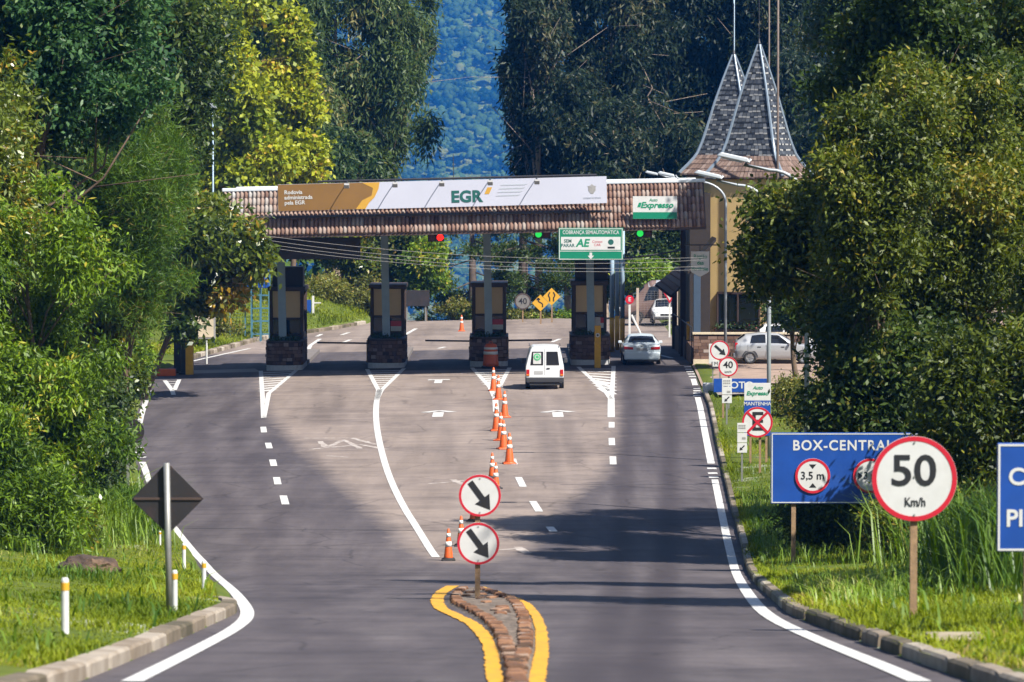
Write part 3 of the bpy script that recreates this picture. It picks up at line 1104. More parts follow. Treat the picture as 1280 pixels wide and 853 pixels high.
text('Rodovia\nadministrada\npela EGR', .175, (8 * k, -.022, .50 * bh), ban, 'white', align='LEFT', bold=.03)
text('EGR', .50, (235.5 * k, -.014, .36 * bh), ban, 'darkgreen', bold=.055, sx=1.05, spacing=1.03)
st = MB()
for i in range(4):
    st.prism([((272 + i * 2) * k, (.36 + i * .13) * bh), ((300 + i * 3) * k, (.36 + i * .13) * bh), ((303 + i * 3) * k, (.40 + i * .13) * bh), ((276 + i * 2) * k, (.40 + i * .13) * bh)], -.010, -.003)
st.build('grey_stripes', 'bannergrey', ban)
MB().prism([(258 * k, .45 * bh), (264 * k, .45 * bh), (268 * k, .7 * bh), (262 * k, .7 * bh)], -.010, -.003).build('gold_mark', 'bannergold', ban)
cr = MB()
cr.prism([(388 * k, .48 * bh), (391 * k, .36 * bh), (394 * k, .36 * bh), (397 * k, .48 * bh), (397 * k, .62 * bh), (388 * k, .62 * bh)], -.010, -.003)
cr.prism([(387 * k, .64 * bh), (390 * k, .66 * bh), (392.5 * k, .72 * bh), (395 * k, .66 * bh), (398 * k, .64 * bh), (396 * k, .60 * bh), (389 * k, .60 * bh)], -.013, -.004)
cr.build('crest', 'signgrey', ban)
text('GOVERNO DO ESTADO', .075, (392.5 * k, -.01, .20 * bh), ban, 'bannergrey', sx=.7)
# floodlights over the banner
MB().tube([(50 * k, .25, bh + .09), (399 * k, .25, bh + .07)], .05, 6).build('top_rail', 'darksteel', ban)
for i, u in enumerate((435, 495, 553, 613, 671)):
    p = pt(u, 231, CD)
    fl = thing('floodlight', (p.x, CD - .3, ban.location.z + bh + .06 + (p.x - bl.x) * .0215),
               ['floodlight arm over the brown end of the banner', 'floodlight arm over the banner just right of the gold curve', 'floodlight arm over the banner left of the big letters', 'floodlight arm over the banner right of the big letters', 'floodlight arm over the banner nearest its crest'][i], 'floodlight', 'floodlights over the banner')
    MB().tube([(0, .2, .0), (0, -.5, .02), (0, -1.15, -.10)], .022, 6).build('arm', 'darksteel', fl)
    MB().box((0, -1.2, -.18), (.24, .16, .20), rx=.5).build('lamp_housing', 'signgrey', fl, bevel=.02)
    MB().box((0, -1.14, -.26), (.19, .02, .13), rx=1.2).build('lamp_face', 'lampglass', fl)

# green and white panel on the tiles
def panel(px0, py0, px1, py1, d, name, label, cat, thick=.06, group=None):
    a = pt(px0, py1, d); c = pt(px1, py0, d)
    t = thing(name, (a.x, d, a.z), label, cat, group)
    return t, c.x - a.x, c.z - a.z


t, wd, hg = panel(791, 245.5, 846.5, 274, CD - .2, 'express_panel', 'white and green automatic toll panel on the right end of the roof', 'sign')
MB().prism([(0, 0), (wd, 0), (wd, hg), (0, hg)], 0, .07).build('board', 'white', t)
MB().prism([(.01, .01), (wd - .01, .01), (wd - .01, hg * .30), (.01, hg * .30)], -.01, -.003).build('green_band', 'green', t)
text('Expresso', .26, (wd * .54, -.006, hg * .60), t, 'greentxt', shear=.25, bold=.05, fit=wd * .74)
text('Auto', .13, (wd * .46, -.006, hg * .83), t, 'greentxt', shear=.25, bold=.03)
MB().prism([(wd * .10, hg * .52), (wd * .17, hg * .52), (wd * .20, hg * .72), (wd * .14, hg * .72)], -.008, -.003).build('green_mark', 'greentxt', t)

# hanging green board
t, wd, hg = panel(698, 285, 779, 325.5, CD - .6, 'lane_board', 'green hanging board announcing semi-automatic payment above fourth island', 'sign')
MB().prism([(0, 0), (wd, 0), (wd, hg), (0, hg)], 0, .06).build('board', 'green', t, bevel=.02)
bd = MB()
for (x0_, z0_, x1_, z1_) in ((.03, .03, wd - .03, .06), (.03, hg - .06, wd - .03, hg - .03), (.03, .06, .06, hg - .06), (wd - .06, .06, wd - .03, hg - .06), (.06, hg * .27, wd - .06, hg * .27 + .03)):
    bd.prism([(x0_, z0_), (x1_, z0_), (x1_, z1_), (x0_, z1_)], -.008, -.002)
bd.build('white_border', 'white', t)
MB().prism([(wd * .04, hg * .32), (wd * .96, hg * .32), (wd * .96, hg * .72), (wd * .04, hg * .72)], -.008, -.002).build('white_field', 'white', t)
text('COBRANÇA SEMIAUTOMÁTICA', .17, (wd * .5, -.006, hg * .855), t, 'white', bold=.015, fit=wd * .87)
text('SEM\nPARAR', .15, (wd * .145, -.011, hg * .52), t, 'darkgreen', bold=.03, sx=.95)
text('AE', .34, (wd * .37, -.011, hg * .52), t, 'greentxt', bold=.05, shear=.2)
text('Conect\nCAR', .11, (wd * .60, -.011, hg * .52), t, 'red', bold=.0)
MB().disc(wd * .81, hg * .56, .13, -.012, -.009, 18).build('logo_dot', 'darkgreen', t)
MB().prism([(wd * .76, hg * .36), (wd * .87, hg * .36), (wd * .87, hg * .42), (wd * .76, hg * .42)], -.012, -.009).build('logo_text', 'black', t)
ar = [(.0, -.16), (.15, .0), (.06, .0), (.06, .14), (-.06, .14), (-.06, .0), (-.15, .0)]
MB().prism([(wd * .5 + x, hg * .14 + z) for x, z in ar], -.008, -.002).build('arrow', 'white', t)
for hx in (.4, wd - .4): MB().tube([(hx, .03, hg), (hx, .05, hg + .3)], .03, 6).build('hanger', 'darksteel', t)

# dark message panel hung under the left end
t, wd, hg = panel(338, 297, 450.5, 324.5, CD + 1.5, 'message_panel', 'wide black panel hanging under the left end of the canopy', 'panel')
MB().box((wd / 2, .1, hg / 2), (wd, .2, hg)).build('case', 'backplate', t, bevel=.03)
for x in (.5, wd - .5): MB().tube([(x, .1, hg), (x, .1, hg + .45)], .04, 6).build('hanger', 'darksteel', t)

# lane lights
for u, v, on, side, lb in ((545, 297, 'signalred', 1, 'lane signal showing red between second and third posts'), (678, 293, 'signalgreen', 0, 'lane signal showing green left of the green board'), (805, 292, 'signalgreen', 0, 'lane signal showing green right of the green board')):
    a = pt(u, v, CD + .8)
    s = thing('lane_signal', (a.x, CD + .8, a.z), lb, 'traffic signal', 'lane signals under the canopy')
    MB().box((0, .1, 0), (.76, .2, .40)).build('housing', 'black', s, bevel=.03)
    for i, x in enumerate((-.18, .19)):
        o_ = MB().disc(x, 0, .15, -.03, -.002, 24).build('lens', on if i == side else 'signaldim', s)
        vz = MB()
        for q in range(9):
            an = PI * q / 8
            vz.box((x + .18 * math.cos(an), -.08, .18 * math.sin(an)), (.075, .16, .012), ry=PI / 2 - an)
        vz.build('visor', 'black', s)
    MB().tube([(.0, .1, .2), (0, .1, .62)], .03, 6).build('hanger', 'darksteel', s)

# ------------------------------------------------------------------ islands and booths
def island(i, p):
    words = ['leftmost', 'second', 'third', 'rightmost']
    z = H(p.x, p.y)
    t = thing('stone_planter', (p.x, p.y, z), ['round brown stone planter under the leftmost blue post', 'round brown stone planter under second blue post from left', 'round brown stone planter behind the orange drum', 'round brown stone planter behind the yellow bollard'][i], 'planter', 'stone planters at the island ends')
    wv = [.86, .88, .90, .92][i]
    ht = 1.36
    # rounded front
    def outline(s):
        o = [(-wv * s, 4.6)]
        for q in range(13):
            an = PI + PI * q / 12
            o.append((wv * s * math.cos(an), .50 + .5 * math.sin(an) * s))
        o.append((wv * s, 4.6))
        return o
    mb = MB()
    o0 = outline(1.0)
    rows_ = 6
    rnd = random.Random(i)
    # stones: irregular courses of proud blocks on a core
    vs = [(x, y, .25) for x, y in o0] + [(x, y, ht) for x, y in o0]
    n = len(o0)
    fs = [(a, (a + 1) % n, n + (a + 1) % n, n + a) for a in range(n)] + [tuple(range(n, 2 * n))]
    mb.add(vs, fs, .05)
    per = [(-wv, 4.5)] + o0[1:-1] + [(wv, 4.5)]
    cum = [0]
    for a, b2 in zip(per, per[1:]): cum.append(cum[-1] + math.hypot(b2[0] - a[0], b2[1] - a[1]))
    def atp(s):
        for k in range(len(per) - 1):
            if s <= cum[k + 1]:
                f = (s - cum[k]) / (cum[k + 1] - cum[k])
                return (per[k][0] + (per[k + 1][0] - per[k][0]) * f, per[k][1] + (per[k + 1][1] - per[k][1]) * f, math.atan2(per[k + 1][1] - per[k][1], per[k + 1][0] - per[k][0]))
        return (*per[-1], 0)
    for r in range(rows_):
        zz = .27 + r * (ht - .3) / rows_
        s = rnd.uniform(0, .2)
        while s < cum[-1]:
            l = rnd.uniform(.14, .34)
            x, y, an = atp(min(cum[-1], s + l / 2))
            h = (ht - .3) / rows_ * rnd.uniform(.8, 1.05)
            mb.box((x, y, zz + h / 2), (l * .93, .05 + rnd.uniform(0, .03), h * .93), rz=an, var=min(1, max(0, rnd.gauss(.45, .22))))
            s += l
    mb.build('stone_wall', 'stonewall', t)
    cp = MB()
    oo, oi = outline(1.04), outline(.84)
    vs = [(x, y - .02, ht) for x, y in oo] + [(x, y - .02, ht + .06) for x, y in oo]
    cp.add(vs, [(a, (a + 1) % n, n + (a + 1) % n, n + a) for a in range(n)] + [tuple(range(n, 2 * n)), tuple(range(n))[::-1]])
    cp.build('rim', 'boothbrown', t)
    kb = MB()
    ok = outline(1.02)
    vs = [(x, y - .05, -.2) for x, y in ok] + [(x * .99, y - .04, .25) for x, y in ok]
    kb.add(vs, [(a, (a + 1) % n, n + (a + 1) % n, n + a) for a in range(n)] + [tuple(range(n, 2 * n))])
    kb.build('kerb_base', 'stonebase', t)
    ck = MB()
    ck.box((0, 11.0, .06), (1.76, 12.9, .30))
    ck.build('island_slab', 'slabgrey', t)
    # low planting
    rg = np.random.default_rng(i)
    nn = 900
    P = np.stack([rg.uniform(-.7, .7, nn), rg.uniform(.15, 1.6, nn), ht + .05 + np.abs(rg.normal(0, .09, nn))], 1)
    vv, ff, va = leaf_quads(P, rg, .10, .06, 0.0)
    npmesh('plants', vv, ff, 'flower', va, t)
    # booth
    bt = thing('toll_booth', (p.x, p.y + 2.3, z + .2), ['tall narrow brown toll booth with extra dark box on top', 'brown toll booth with beige front on second island from left', 'brown toll booth with beige front on island behind orange drum', 'brown toll booth with beige front under the green board'][i], 'toll booth', 'toll booths on the islands')
    bw, bd, bh = 1.66, 3.2, 3.68
    fr = MB()
    for sx in (-1, 1):
        for yy in (0, bd):
            fr.box((sx * (bw / 2 - .08), yy, bh / 2), (.16, .16, bh))
    fr.box((0, bd / 2, bh - .02), (bw + .16, bd + .4, .2)).box((0, -.02, 2.20), (bw - .32, .12, .10)).box((0, bd / 2, 1.4), (bw - .1, bd, .12))
    fr.box((0, bd / 2, .7), (bw - .06, bd, 1.4))
    fr.build('frame', 'boothbrown', bt, bevel=.015, seg=1)
    MB().prism([(-bw / 2 + .17, 2.26), (bw / 2 - .17, 2.26), (bw / 2 - .17, bh - .14), (-bw / 2 + .17, bh - .14)], .0, .06).build('front_panel', 'beige', bt)
    MB().prism([(-bw / 2 + .17, 1.46), (bw / 2 - .17, 1.46), (bw / 2 - .17, 2.14), (-bw / 2 + .17, 2.14)], .04, .07).build('front_window', 'glass', bt)
    for sx in (-1, 1):
        MB().box((sx * (bw / 2 - .1), bd / 2, 2.1), (.04, bd - .3, 1.2)).build('side_window', 'glass', bt)
    MB().box((0, bd - .05, 2.2), (bw - .3, .06, 2.6)).build('rear_panel', 'boothbrown', bt)
    if i > 0:
        sgn = thing('fare_notice', (p.x + .42, p.y + 2.2, z + 1.95), ['', 'small red and white notice on second booth from left', 'small red and white notice on booth behind orange drum', 'small red and white notice on booth under the green board'][i], 'notice', 'red and white notices on booths')
        MB().prism([(-.26, -.02), (.26, -.02), (.26, .24), (-.26, .24)], -.03, 0).build('red_field', 'red', sgn)
        MB().prism([(-.26, -.26), (.26, -.26), (.26, -.02), (-.26, -.02)], -.03, 0).build('white_field', 'white', sgn)
    if i == 0:
        MB().box((.05, .9, bh + .55), (1.5, 1.5, .98)).build('roof_box', 'backplate', bt, bevel=.03)
    if i == 3:
        MB().box((.1, .6, bh + .62), (1.62, .5, 1.15)).build('roof_sign', 'backplate', bt, bevel=.03)
    return t


def leaf_quads(P, rg, L, W, droop, out=None):
    """one small folded blade per point; returns verts, faces, tone"""
    n = len(P)
    a = rg.normal(0, 1, (n, 3))
    a[:, 2] -= droop
    if out is not None: a += out
    a /= np.linalg.norm(a, axis=1, keepdims=True) + 1e-9
    r = rg.normal(0, 1, (n, 3))
    r[:, :2] *= .8
    s = np.cross(a, r); s /= np.linalg.norm(s, axis=1, keepdims=True) + 1e-9
    l = (L * rg.uniform(.65, 1.35, n))[:, None]; w_ = (W * rg.uniform(.7, 1.3, n))[:, None]
    V = np.stack([P, P + a * l * .45 + s * w_ * .5, P + a * l, P + a * l * .45 - s * w_ * .5], 1).reshape(-1, 3)
    F = np.arange(4 * n).reshape(n, 4)
    return V, F, np.clip(rg.normal(.5, .2, n), 0, .94)


for i, p in enumerate(islp):
    island(i, p)

# barrier arms behind the planters
for i, (u, v, dirn, ln, lb) in enumerate(((462, 425, -1, 2.6, 'dark lowered barrier arm between first and second islands'), (592, 428, -1, 2.4, 'dark lowered barrier arm between second and third islands'), (632, 416, 1, 2.3, 'dark lowered barrier arm between third and rightmost islands'))):
    a = pt(u, v, 198.5)
    zb = H(a.x, 198.5)
    b2 = thing('barrier_gate', (a.x, 198.5, zb), lb, 'barrier', 'lane barriers')
    MB().box((-.0, 0, .55), (.3, .35, 1.1)).build('machine_box', 'yellow', b2, bevel=.02)
    MB().tube([(0, -.2, .95), (dirn * ln, -.2, .98)], .045, 8).build('arm', 'darksteel', b2)

# left end: yellow machine, kerb block, white board
p = pt(237, 461, 190)
t = thing('ticket_machine', (p.x, 190, H(p.x, 190)), 'yellow machine with round black head beside the leftmost dark pillars', 'ticket machine')
MB().box((0, 0, .85), (.36, .4, 1.7)).build('cabinet', 'yellow', t, bevel=.03)
MB().lathe([(.05, 1.7), (.3, 1.75), (.36, 2.0), (.33, 2.35), (.16, 2.5), (.02, 2.52)], 18).build('hood', 'black', t, smooth=True)
p = onroad(206.5, 470)
t = MB().box((0, 0, .16), (1.0, .5, .34)).build('kerb_block', 'orange', None, (p.x, p.y, H(p.x, p.y)), bevel=.04)
tag(t, 'orange painted concrete block at the foot of the left pillars', 'concrete block')
p = pt(257, 440, 200)
t = thing('notice_board', (p.x, 200, H(p.x, 200)), 'pale notice board on a white post left of the toll lanes', 'notice board')
zz = pt(0, 420, 200).z; 
MB().tube([(.05, 0, -.2), (.05, 0, 1.6)], .05, 8).build('post', 'whitesteel', t)
MB().prism([(-.75, 1.25), (.5, 1.25), (.5, 2.75), (-.75, 2.75)], -.1, 0).build('board', 'signgrey', t, bevel=.02)
MB().prism([(-.66, 1.34), (.41, 1.34), (.41, 2.66), (-.66, 2.66)], -.115, -.102).build('sheet', 'cream', t)

# yellow bollard at the right island
p = onroad(747, 460)
t = thing('bollard', (p.x, p.y, H(p.x, p.y)), 'tall square yellow bollard in front of rightmost planter', 'bollard')
MB().box((0, 0, 1.0), (.30, .22, 2.0)).build('column', 'yellow', t, bevel=.02)
MB().box((0, 0, 2.2), (.26, .2, .4)).build('reader', 'signgrey', t, bevel=.03)
MB().disc(0, 1.55, .10, -.125, -.112, 18).build('round_label', 'white', t)
MB().disc(0, 1.55, .05, -.131, -.126, 18).build('label_mark', 'black', t)

# ------------------------------------------------------------------ tower building
TX, TY = (948 - 640) / 25.5, 196.0
TZ = H(TX, TY) - .3
YAW = R(-25)
bld = thing('toll_building', (0, 0, 0), 'ochre toll building with two steep flared slate spires', 'building')


def spire(cx, cy, ztop, zeave, half, yaw):
    """concave square spire: clay tile skirt, slate shaft, sheet metal hips"""
    prof = [(1.0, 0), (.82, .08), (.68, .15), (.565, .27), (.45, .43), (.335, .60), (.175, .80), (.0, 1.0)]
    h = ztop - zeave
    def w_at(t):
        for (w0, t0), (w1, t1) in zip(prof, prof[1:]):
            if t <= t1:
                return half * (w0 + (w1 - w0) * (t - t0) / (t1 - t0))
        return 0.01
    mt = Matrix.Translation((cx, cy, zeave)) @ Matrix.Rotation(yaw, 4, 'Z')
    rnd = random.Random(int(cx * 10))
    skirt, shaft, hips = MB(), MB(), MB()
    ncs = 24
    ts = [k / ncs for k in range(ncs + 1)]
    for side in range(4):
        ms = mt @ Matrix.Rotation(side * PI / 2, 4, 'Z')
        for c in range(ncs):
            t0, t1 = ts[c], ts[c + 1]
            w0, w1 = w_at(t0) + .05, w_at(t1) + .0
            mb = skirt if t0 < .155 else shaft
            n = max(1, int(2 * w0 / .2))
            for k in range(n):
                a0, a1 = -w0 + 2 * w0 * k / n, -w0 + 2 * w0 * (k + 1) / n
                c0, c1 = -w1 + 2 * w1 * k / n, -w1 + 2 * w1 * (k + 1) / n
                g_ = .012
                j = rnd.uniform(-.01, .02)
                zl = t0 * h + j
                vs = [(a0 + g_, -w0, zl - .075), (a1 - g_, -w0, zl - .075), (a1 - g_, -w0, zl), (a0 + g_, -w0, zl), (c0 + g_, -w1, t1 * h + .01), (c1 - g_, -w1, t1 * h + .01)]
                pts_ = [ms @ Vector(q) for q in vs]
                vv = min(1, max(0, rnd.gauss(.45, .2))) if mb is skirt else min(.7, max(0, rnd.gauss(.36, .15)))
                mb.add(pts_, [(3, 2, 5, 4)], vv)
                mb.add(pts_[:4], [(0, 1, 2, 3)], vv if mb is skirt else (.97 if rnd.random() < .42 else .15))  # pale slate end faces paint in the light caught by tile ends
            # backing sheet
            mb.add([ms @ Vector(q) for q in ((-w0 + .05, -w0 + .06, t0 * h), (w0 - .05, -w0 + .06, t0 * h), (max(.0, w1 - .02), -w1 + .03, t1 * h), (-max(.0, w1 - .02), -w1 + .03, t1 * h))], [(0, 1, 2, 3)], .1)
        path = [ms @ Vector((-(w_at(t) + .05), -(w_at(t) + .05), t * h + .03)) for t in ts]
        hips.tube(path, [.085 - .035 * t for t in ts], 6)
    sk = skirt.build('tile_skirt', 'skirttile', bld)
    sh = shaft.build('spire', 'slate', bld)
    hips.build('hip_cap', 'hipblue', sh)
    ap = mt @ Vector((0, 0, h))
    MB().tube([ap, ap + Vector((0, 0, 2.6))], .022, 6).lathe([(.02, 0), (.09, .08), (.02, .3)], 8, c=tuple(ap)).build('finial', 'darksteel', sh)


HALF = 2.02
ZE = 10 - (221 - 198) / 25.5
spire(TX, TY, 10 + (198 - 57) / 25.5, ZE, HALF, YAW)
T2X, T2Y = (916 - 640) / 24.8, 201.2
spire(T2X, T2Y, 10 + (198 - 70) / 24.8, ZE + .15, HALF, YAW)


def wallbox(name, cx, cy, z0, z1, hx, hy, yaw, m_):
    return MB().box((cx, cy, (z0 + z1) / 2), (hx * 2, hy * 2, z1 - z0), rz=yaw).build(name, m_, bld, bevel=.02)


wallbox('tower_wall', TX, TY, TZ, ZE + .12, 1.82, 1.82, YAW, 'ochre')
wallbox('rear_tower_wall', T2X, T2Y, TZ, ZE + .25, 1.80, 1.80, YAW, 'ochre')
MB().box((TX, TY, ZE - .06), (3.98, 3.98, .12), rz=YAW).box((T2X, T2Y, ZE + .08), (3.98, 3.98, .12), rz=YAW).build('eaves_board', 'browndark', bld)
ex = Vector((math.cos(YAW), math.sin(YAW), 0)); ey = Vector((-math.sin(YAW), math.cos(YAW), 0))
fc = Vector((TX, TY, 0)) - ey * 1.82          # centre of the left-hand visible face


def face_part(name, a0, a1, z0, z1, out, m_, dy=.08, parent=None):
    c_ = fc + ex * ((a0 + a1) / 2) - ey * out
    return MB().box((c_.x, c_.y, (z0 + z1) / 2), (a1 - a0, dy, z1 - z0), rz=YAW).build(name, m_, parent or bld, bevel=.01, seg=1)


zc = lambda v: 10 - (v - 198) / 26.0
wn = face_part('window', -1.35, .75, zc(412), zc(369), .02, 'glass', .1)
face_part('frame', -1.42, .82, zc(413.5), zc(411), .08, 'browndark', .14, wn)
face_part('frame', -1.42, .82, zc(370), zc(367), .06, 'browndark', .12, wn)
for a0 in (-1.42, -.36, .76):
    face_part('frame', a0, a0 + .07, zc(411), zc(370), .07, 'browndark', .12, wn)
fb = face_part('flower_box', -1.45, .9, zc(420), zc(414), .22, 'browndark', .3)
rg = np.random.default_rng(5)
nn = 700
aa = rg.uniform(-1.4, .85, nn)
P = np.stack([fc.x + ex.x * aa - ey.x * .25 + rg.normal(0, .1, nn), fc.y + ex.y * aa - ey.y * .25 + rg.normal(0, .1, nn), zc(413.5) + np.abs(rg.normal(0, .12, nn))], 1)
vv, ff, va = leaf_quads(P, rg, .12, .07, .3)
npmesh('flowers', vv, ff, 'flower', va, fb)
face_part('skirting_band', -1.8, 1.8, TZ, zc(430), .03, 'stonewall', .08)
# right-hand sunlit face: shuttered window
fr_c = Vector((TX, TY, 0)) + ex * 1.82
for (z0, z1) in ((zc(405), zc(360)), (zc(320), zc(280))):
    c_ = fr_c + ey * .0
    MB().box((c_.x + .01, c_.y, (z0 + z1) / 2), (.08, 1.5, z1 - z0), rz=YAW).build('window', 'browndark', bld)
# timber link between canopy and tower, with its own little gable
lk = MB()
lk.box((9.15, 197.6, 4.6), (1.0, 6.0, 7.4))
lk.build('timber_link', 'shadetimber', bld)
lw = MB().box((9.22, 200.0, 3.2), (1.0, 5.0, 6.0)); lw.build('side_wall', 'ochre', bld)
# low office in the shade
wallbox('office_wall', 9.3, 204, TZ, 3.4, .7, 3.2, 0, 'ochre')
MB().box((8.56, 202.5, 1.9), (.06, 1.3, 1.5)).build('window', 'glass', bld)
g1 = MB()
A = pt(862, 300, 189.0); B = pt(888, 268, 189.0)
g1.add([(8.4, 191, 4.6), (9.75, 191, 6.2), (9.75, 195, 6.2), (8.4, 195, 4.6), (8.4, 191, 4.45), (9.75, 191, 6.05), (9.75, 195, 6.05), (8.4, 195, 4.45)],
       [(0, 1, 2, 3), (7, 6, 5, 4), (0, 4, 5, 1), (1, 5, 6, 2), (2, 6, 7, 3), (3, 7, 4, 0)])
g1.build('lean_to_roof', 'shadetimber', bld)

# lane-side awning with plank roof
AW = 200.0
pa = pt(820, 357, AW); pb2 = pt(839, 373, AW); pc = pt(862, 347, AW)
aw = thing('lane_awning', (pa.x, AW, 0), 'small brown tiled awning on dark posts beside the rightmost lane', 'awning')
def loc(u, v, d=AW): q = pt(u, v, d); return (q.x - pa.x, q.y - AW, q.z)
q0, q1, q2, q3 = loc(819, 356), loc(838.5, 371), loc(866, 344, 204), loc(848, 333, 204)
rfm = MB()
nst = 5
for k in range(nst):
    f0, f1 = k / nst + .01, (k + 1) / nst - .01
    L_ = lambda a, b, f: tuple(a[i] + (b[i] - a[i]) * f for i in range(3))
    a0, a1, a2, a3 = L_(q0, q3, f0), L_(q1, q2, f0), L_(q1, q2, f1), L_(q0, q3, f1)
    up = lambda q, e: (q[0], q[1], q[2] + e)
    rfm.add([up(a0, .05), up(a1, .05), up(a2, .0), up(a3, .0), up(a0, -.06), up(a1, -.06), up(a2, -.1), up(a3, -.1)], [(0, 1, 2, 3), (7, 6, 5, 4), (0, 4, 5, 1), (1, 5, 6, 2), (2, 6, 7, 3), (3, 7, 4, 0)], random.uniform(.45, .8))
rfm.build('roof', 'tile', aw)
MB().tube([q0, q1], .06, 6).tube([q1, q2], .06, 6).tube([q3, q2], .06, 6).build('roof_frame', 'browndark', aw)
for (u, d) in ((853.5, 198.0), (843, 206.0)):
    q = pt(u, 450, d)
    top = 7.0 if u > 850 else 4.0
    MB().box((q.x - pa.x, d - AW, top / 2), (.26, .26, top)).build('post', 'browndark', aw)
q = pt(871, 455, 194)
bp_ = thing('steel_column', (q.x, 194, H(q.x, 194)), 'blue grey steel column in the shade under the hanging town sign', 'column')
MB().box((0, 0, 2.3), (.34, .3, 4.6)).build('shaft', 'blueshade', bp_, bevel=.015)
MB().box((0, 0, .02), (.5, .5, .06)).build('base_plate', 'darksteel', bp_)
q = pt(861, 455, 195)
yp = MB().box((0, 0, .9), (.22, .22, 1.9)).build('guard_post', 'yellow', None, (q.x, 195, H(q.x, 195)), bevel=.02)
tag(yp, 'yellow guard post in the shade beside the blue grey column', 'post')

# hanging shield
t, wd, hg = panel(863.5, 314.5, 886.5, 346.5, 186.5, 'town_sign', 'white hanging shield with green gothic lettering beside the tower', 'sign')
MB().prism([(0, hg * .2), (wd / 2, 0), (wd, hg * .2), (wd, hg), (0, hg)], 0, .05).build('board', 'white', t, bevel=.01)
text('Região', .19, (wd * .52, -.006, hg * .80), t, 'greentxt', fit=wd * .72)
text('das', .17, (wd * .52, -.006, hg * .55), t, 'greentxt', bold=.03)
text('Hortênsias', .17, (wd * .5, -.006, hg * .32), t, 'greentxt', fit=wd * .9, bold=.02)
MB().tube([(wd * .5, .02, hg), (wd * .5, .02, hg + .3)], .025, 6).tube([(-.3, .02, hg + .3), (wd + .5, .02, hg + .3)], .03, 6).build('bracket', 'darksteel', t)

# stone wall in front of the building
a, c_ = pt(867, 464, 189), pt(929, 464, 189)
sw = thing('stone_parapet', (a.x, 189, H(8, 189)), 'low brown stone wall with cream coping beside silver hatchback', 'wall')
WL = c_.x - a.x + 3.0
mb = MB().box((WL / 2, .2, .75), (WL, .3, 1.5), var=.05)
rnd = random.Random(9)
for r in range(7):
    x = 0
    while x < WL - .1:
        l = min(rnd.uniform(.2, .5), WL - x)
        mb.box((x + l / 2, .03, .40 + r * .155), (l * .95, .08, .145), var=min(1, max(0, rnd.gauss(.4, .2))))
        x += l
mb.build('stonework', 'stonewall', sw)
MB().box((WL / 2, .2, 1.54), (WL + .1, .42, .09)).box((2.38, .03, .95), (.16, .2, 1.15)).build('coping', 'cream', sw)
MB().box((WL / 2, .1, .15), (WL + .04, .5, .34)).build('plinth', 'cream', sw)
# dark parapet along the rightmost lane
q0, q1 = pt(866, 464, 189.2), pt(843, 420, 206)
pr = MB()
pr.add([(q0.x, q0.y, 0), (q0.x + .3, q0.y, 0), (q1.x + .3, q1.y, 0), (q1.x, q1.y, 0), (q0.x, q0.y, 1.0), (q0.x + .3, q0.y, 1.0), (q1.x + .3, q1.y, 1.4), (q1.x, q1.y, 1.4)], [(0, 1, 5, 4), (1, 2, 6, 5), (2, 3, 7, 6), (3, 0, 4, 7), (4, 5, 6, 7)], .2)
o = pr.build('lane_parapet', 'stonewall'); tag(o, 'dark stone parapet running along the right side of the rightmost lane', 'wall')
hr = MB()
for f in (0, .33, .66, 1):
    x, y = q1.x + (q0.x - q1.x) * f - .05, q1.y + (q0.y - q1.y) * f
    hr.tube([(x, y, .1), (x, y, 2.0)], .03, 6)
hr.tube([(q1.x - .05, q1.y, 2.0), (q0.x - .05, q0.y, 2.0)], .03, 6)
o = hr.build('handrail', 'darksteel'); tag(o, 'dark pipe handrail beside the right lane parapet', 'handrail')

# masts beside the spires
for (u, v0, d, r_, lb, mm) in ((972, 222, 192.5, .062, 'tall bare mast in front of the nearer spire', 'mastgrey'), (961, 200, 204, .048, 'slim mast behind the nearer spire', 'mastgrey'), (917, 230, 203.5, .05, 'thin blue grey mast behind the farther spire', 'bluepost')):
    q = pt(u, v0, d)
    zb = G(q.x, d)
    o = MB().tube([(0, 0, 0), (0, 0, 12), (0, 0, 21.5)], [r_ * 1.2, r_, r_ * .7], 8).build('mast', mm, None, (q.x, d, zb), smooth=True)
    tag(o, lb, 'mast')

# overhead cables
def cable(u0, v0, d0, u1, v1, d1, sag, r_, lb, mm='wirem', n=24, grp='cables across the toll lanes'):
    a, b2 = pt(u0, v0, d0), pt(u1, v1, d1)
    pts = []
    for i in range(n + 1):
        t = i / n
        q = a.lerp(b2, t); q.z -= sag * 4 * t * (1 - t)
        pts.append(q)
    o = MB().tube(pts, r_, 5).build('overhead_cable', mm)
    tag(o, lb, 'cable', grp)


cable(290, 289, 181, 880, 322, 181, .5, .008, 'topmost pale cable sagging across front of the canopy')
cable(318, 298, 181, 880, 325, 181, .55, .008, 'second pale cable from the top across front of the canopy')
cable(318, 303, 181, 880, 333, 181, .5, .008, 'third pale cable from the top across front of the canopy')
cable(318, 307, 181, 880, 337, 181, .5, .008, 'lowest pale cable sagging across front of the canopy')
cable(778, 323, 196, 850, 313, 196, .05, .045, 'thick dark cable bundle right of the green board', 'darkwire')
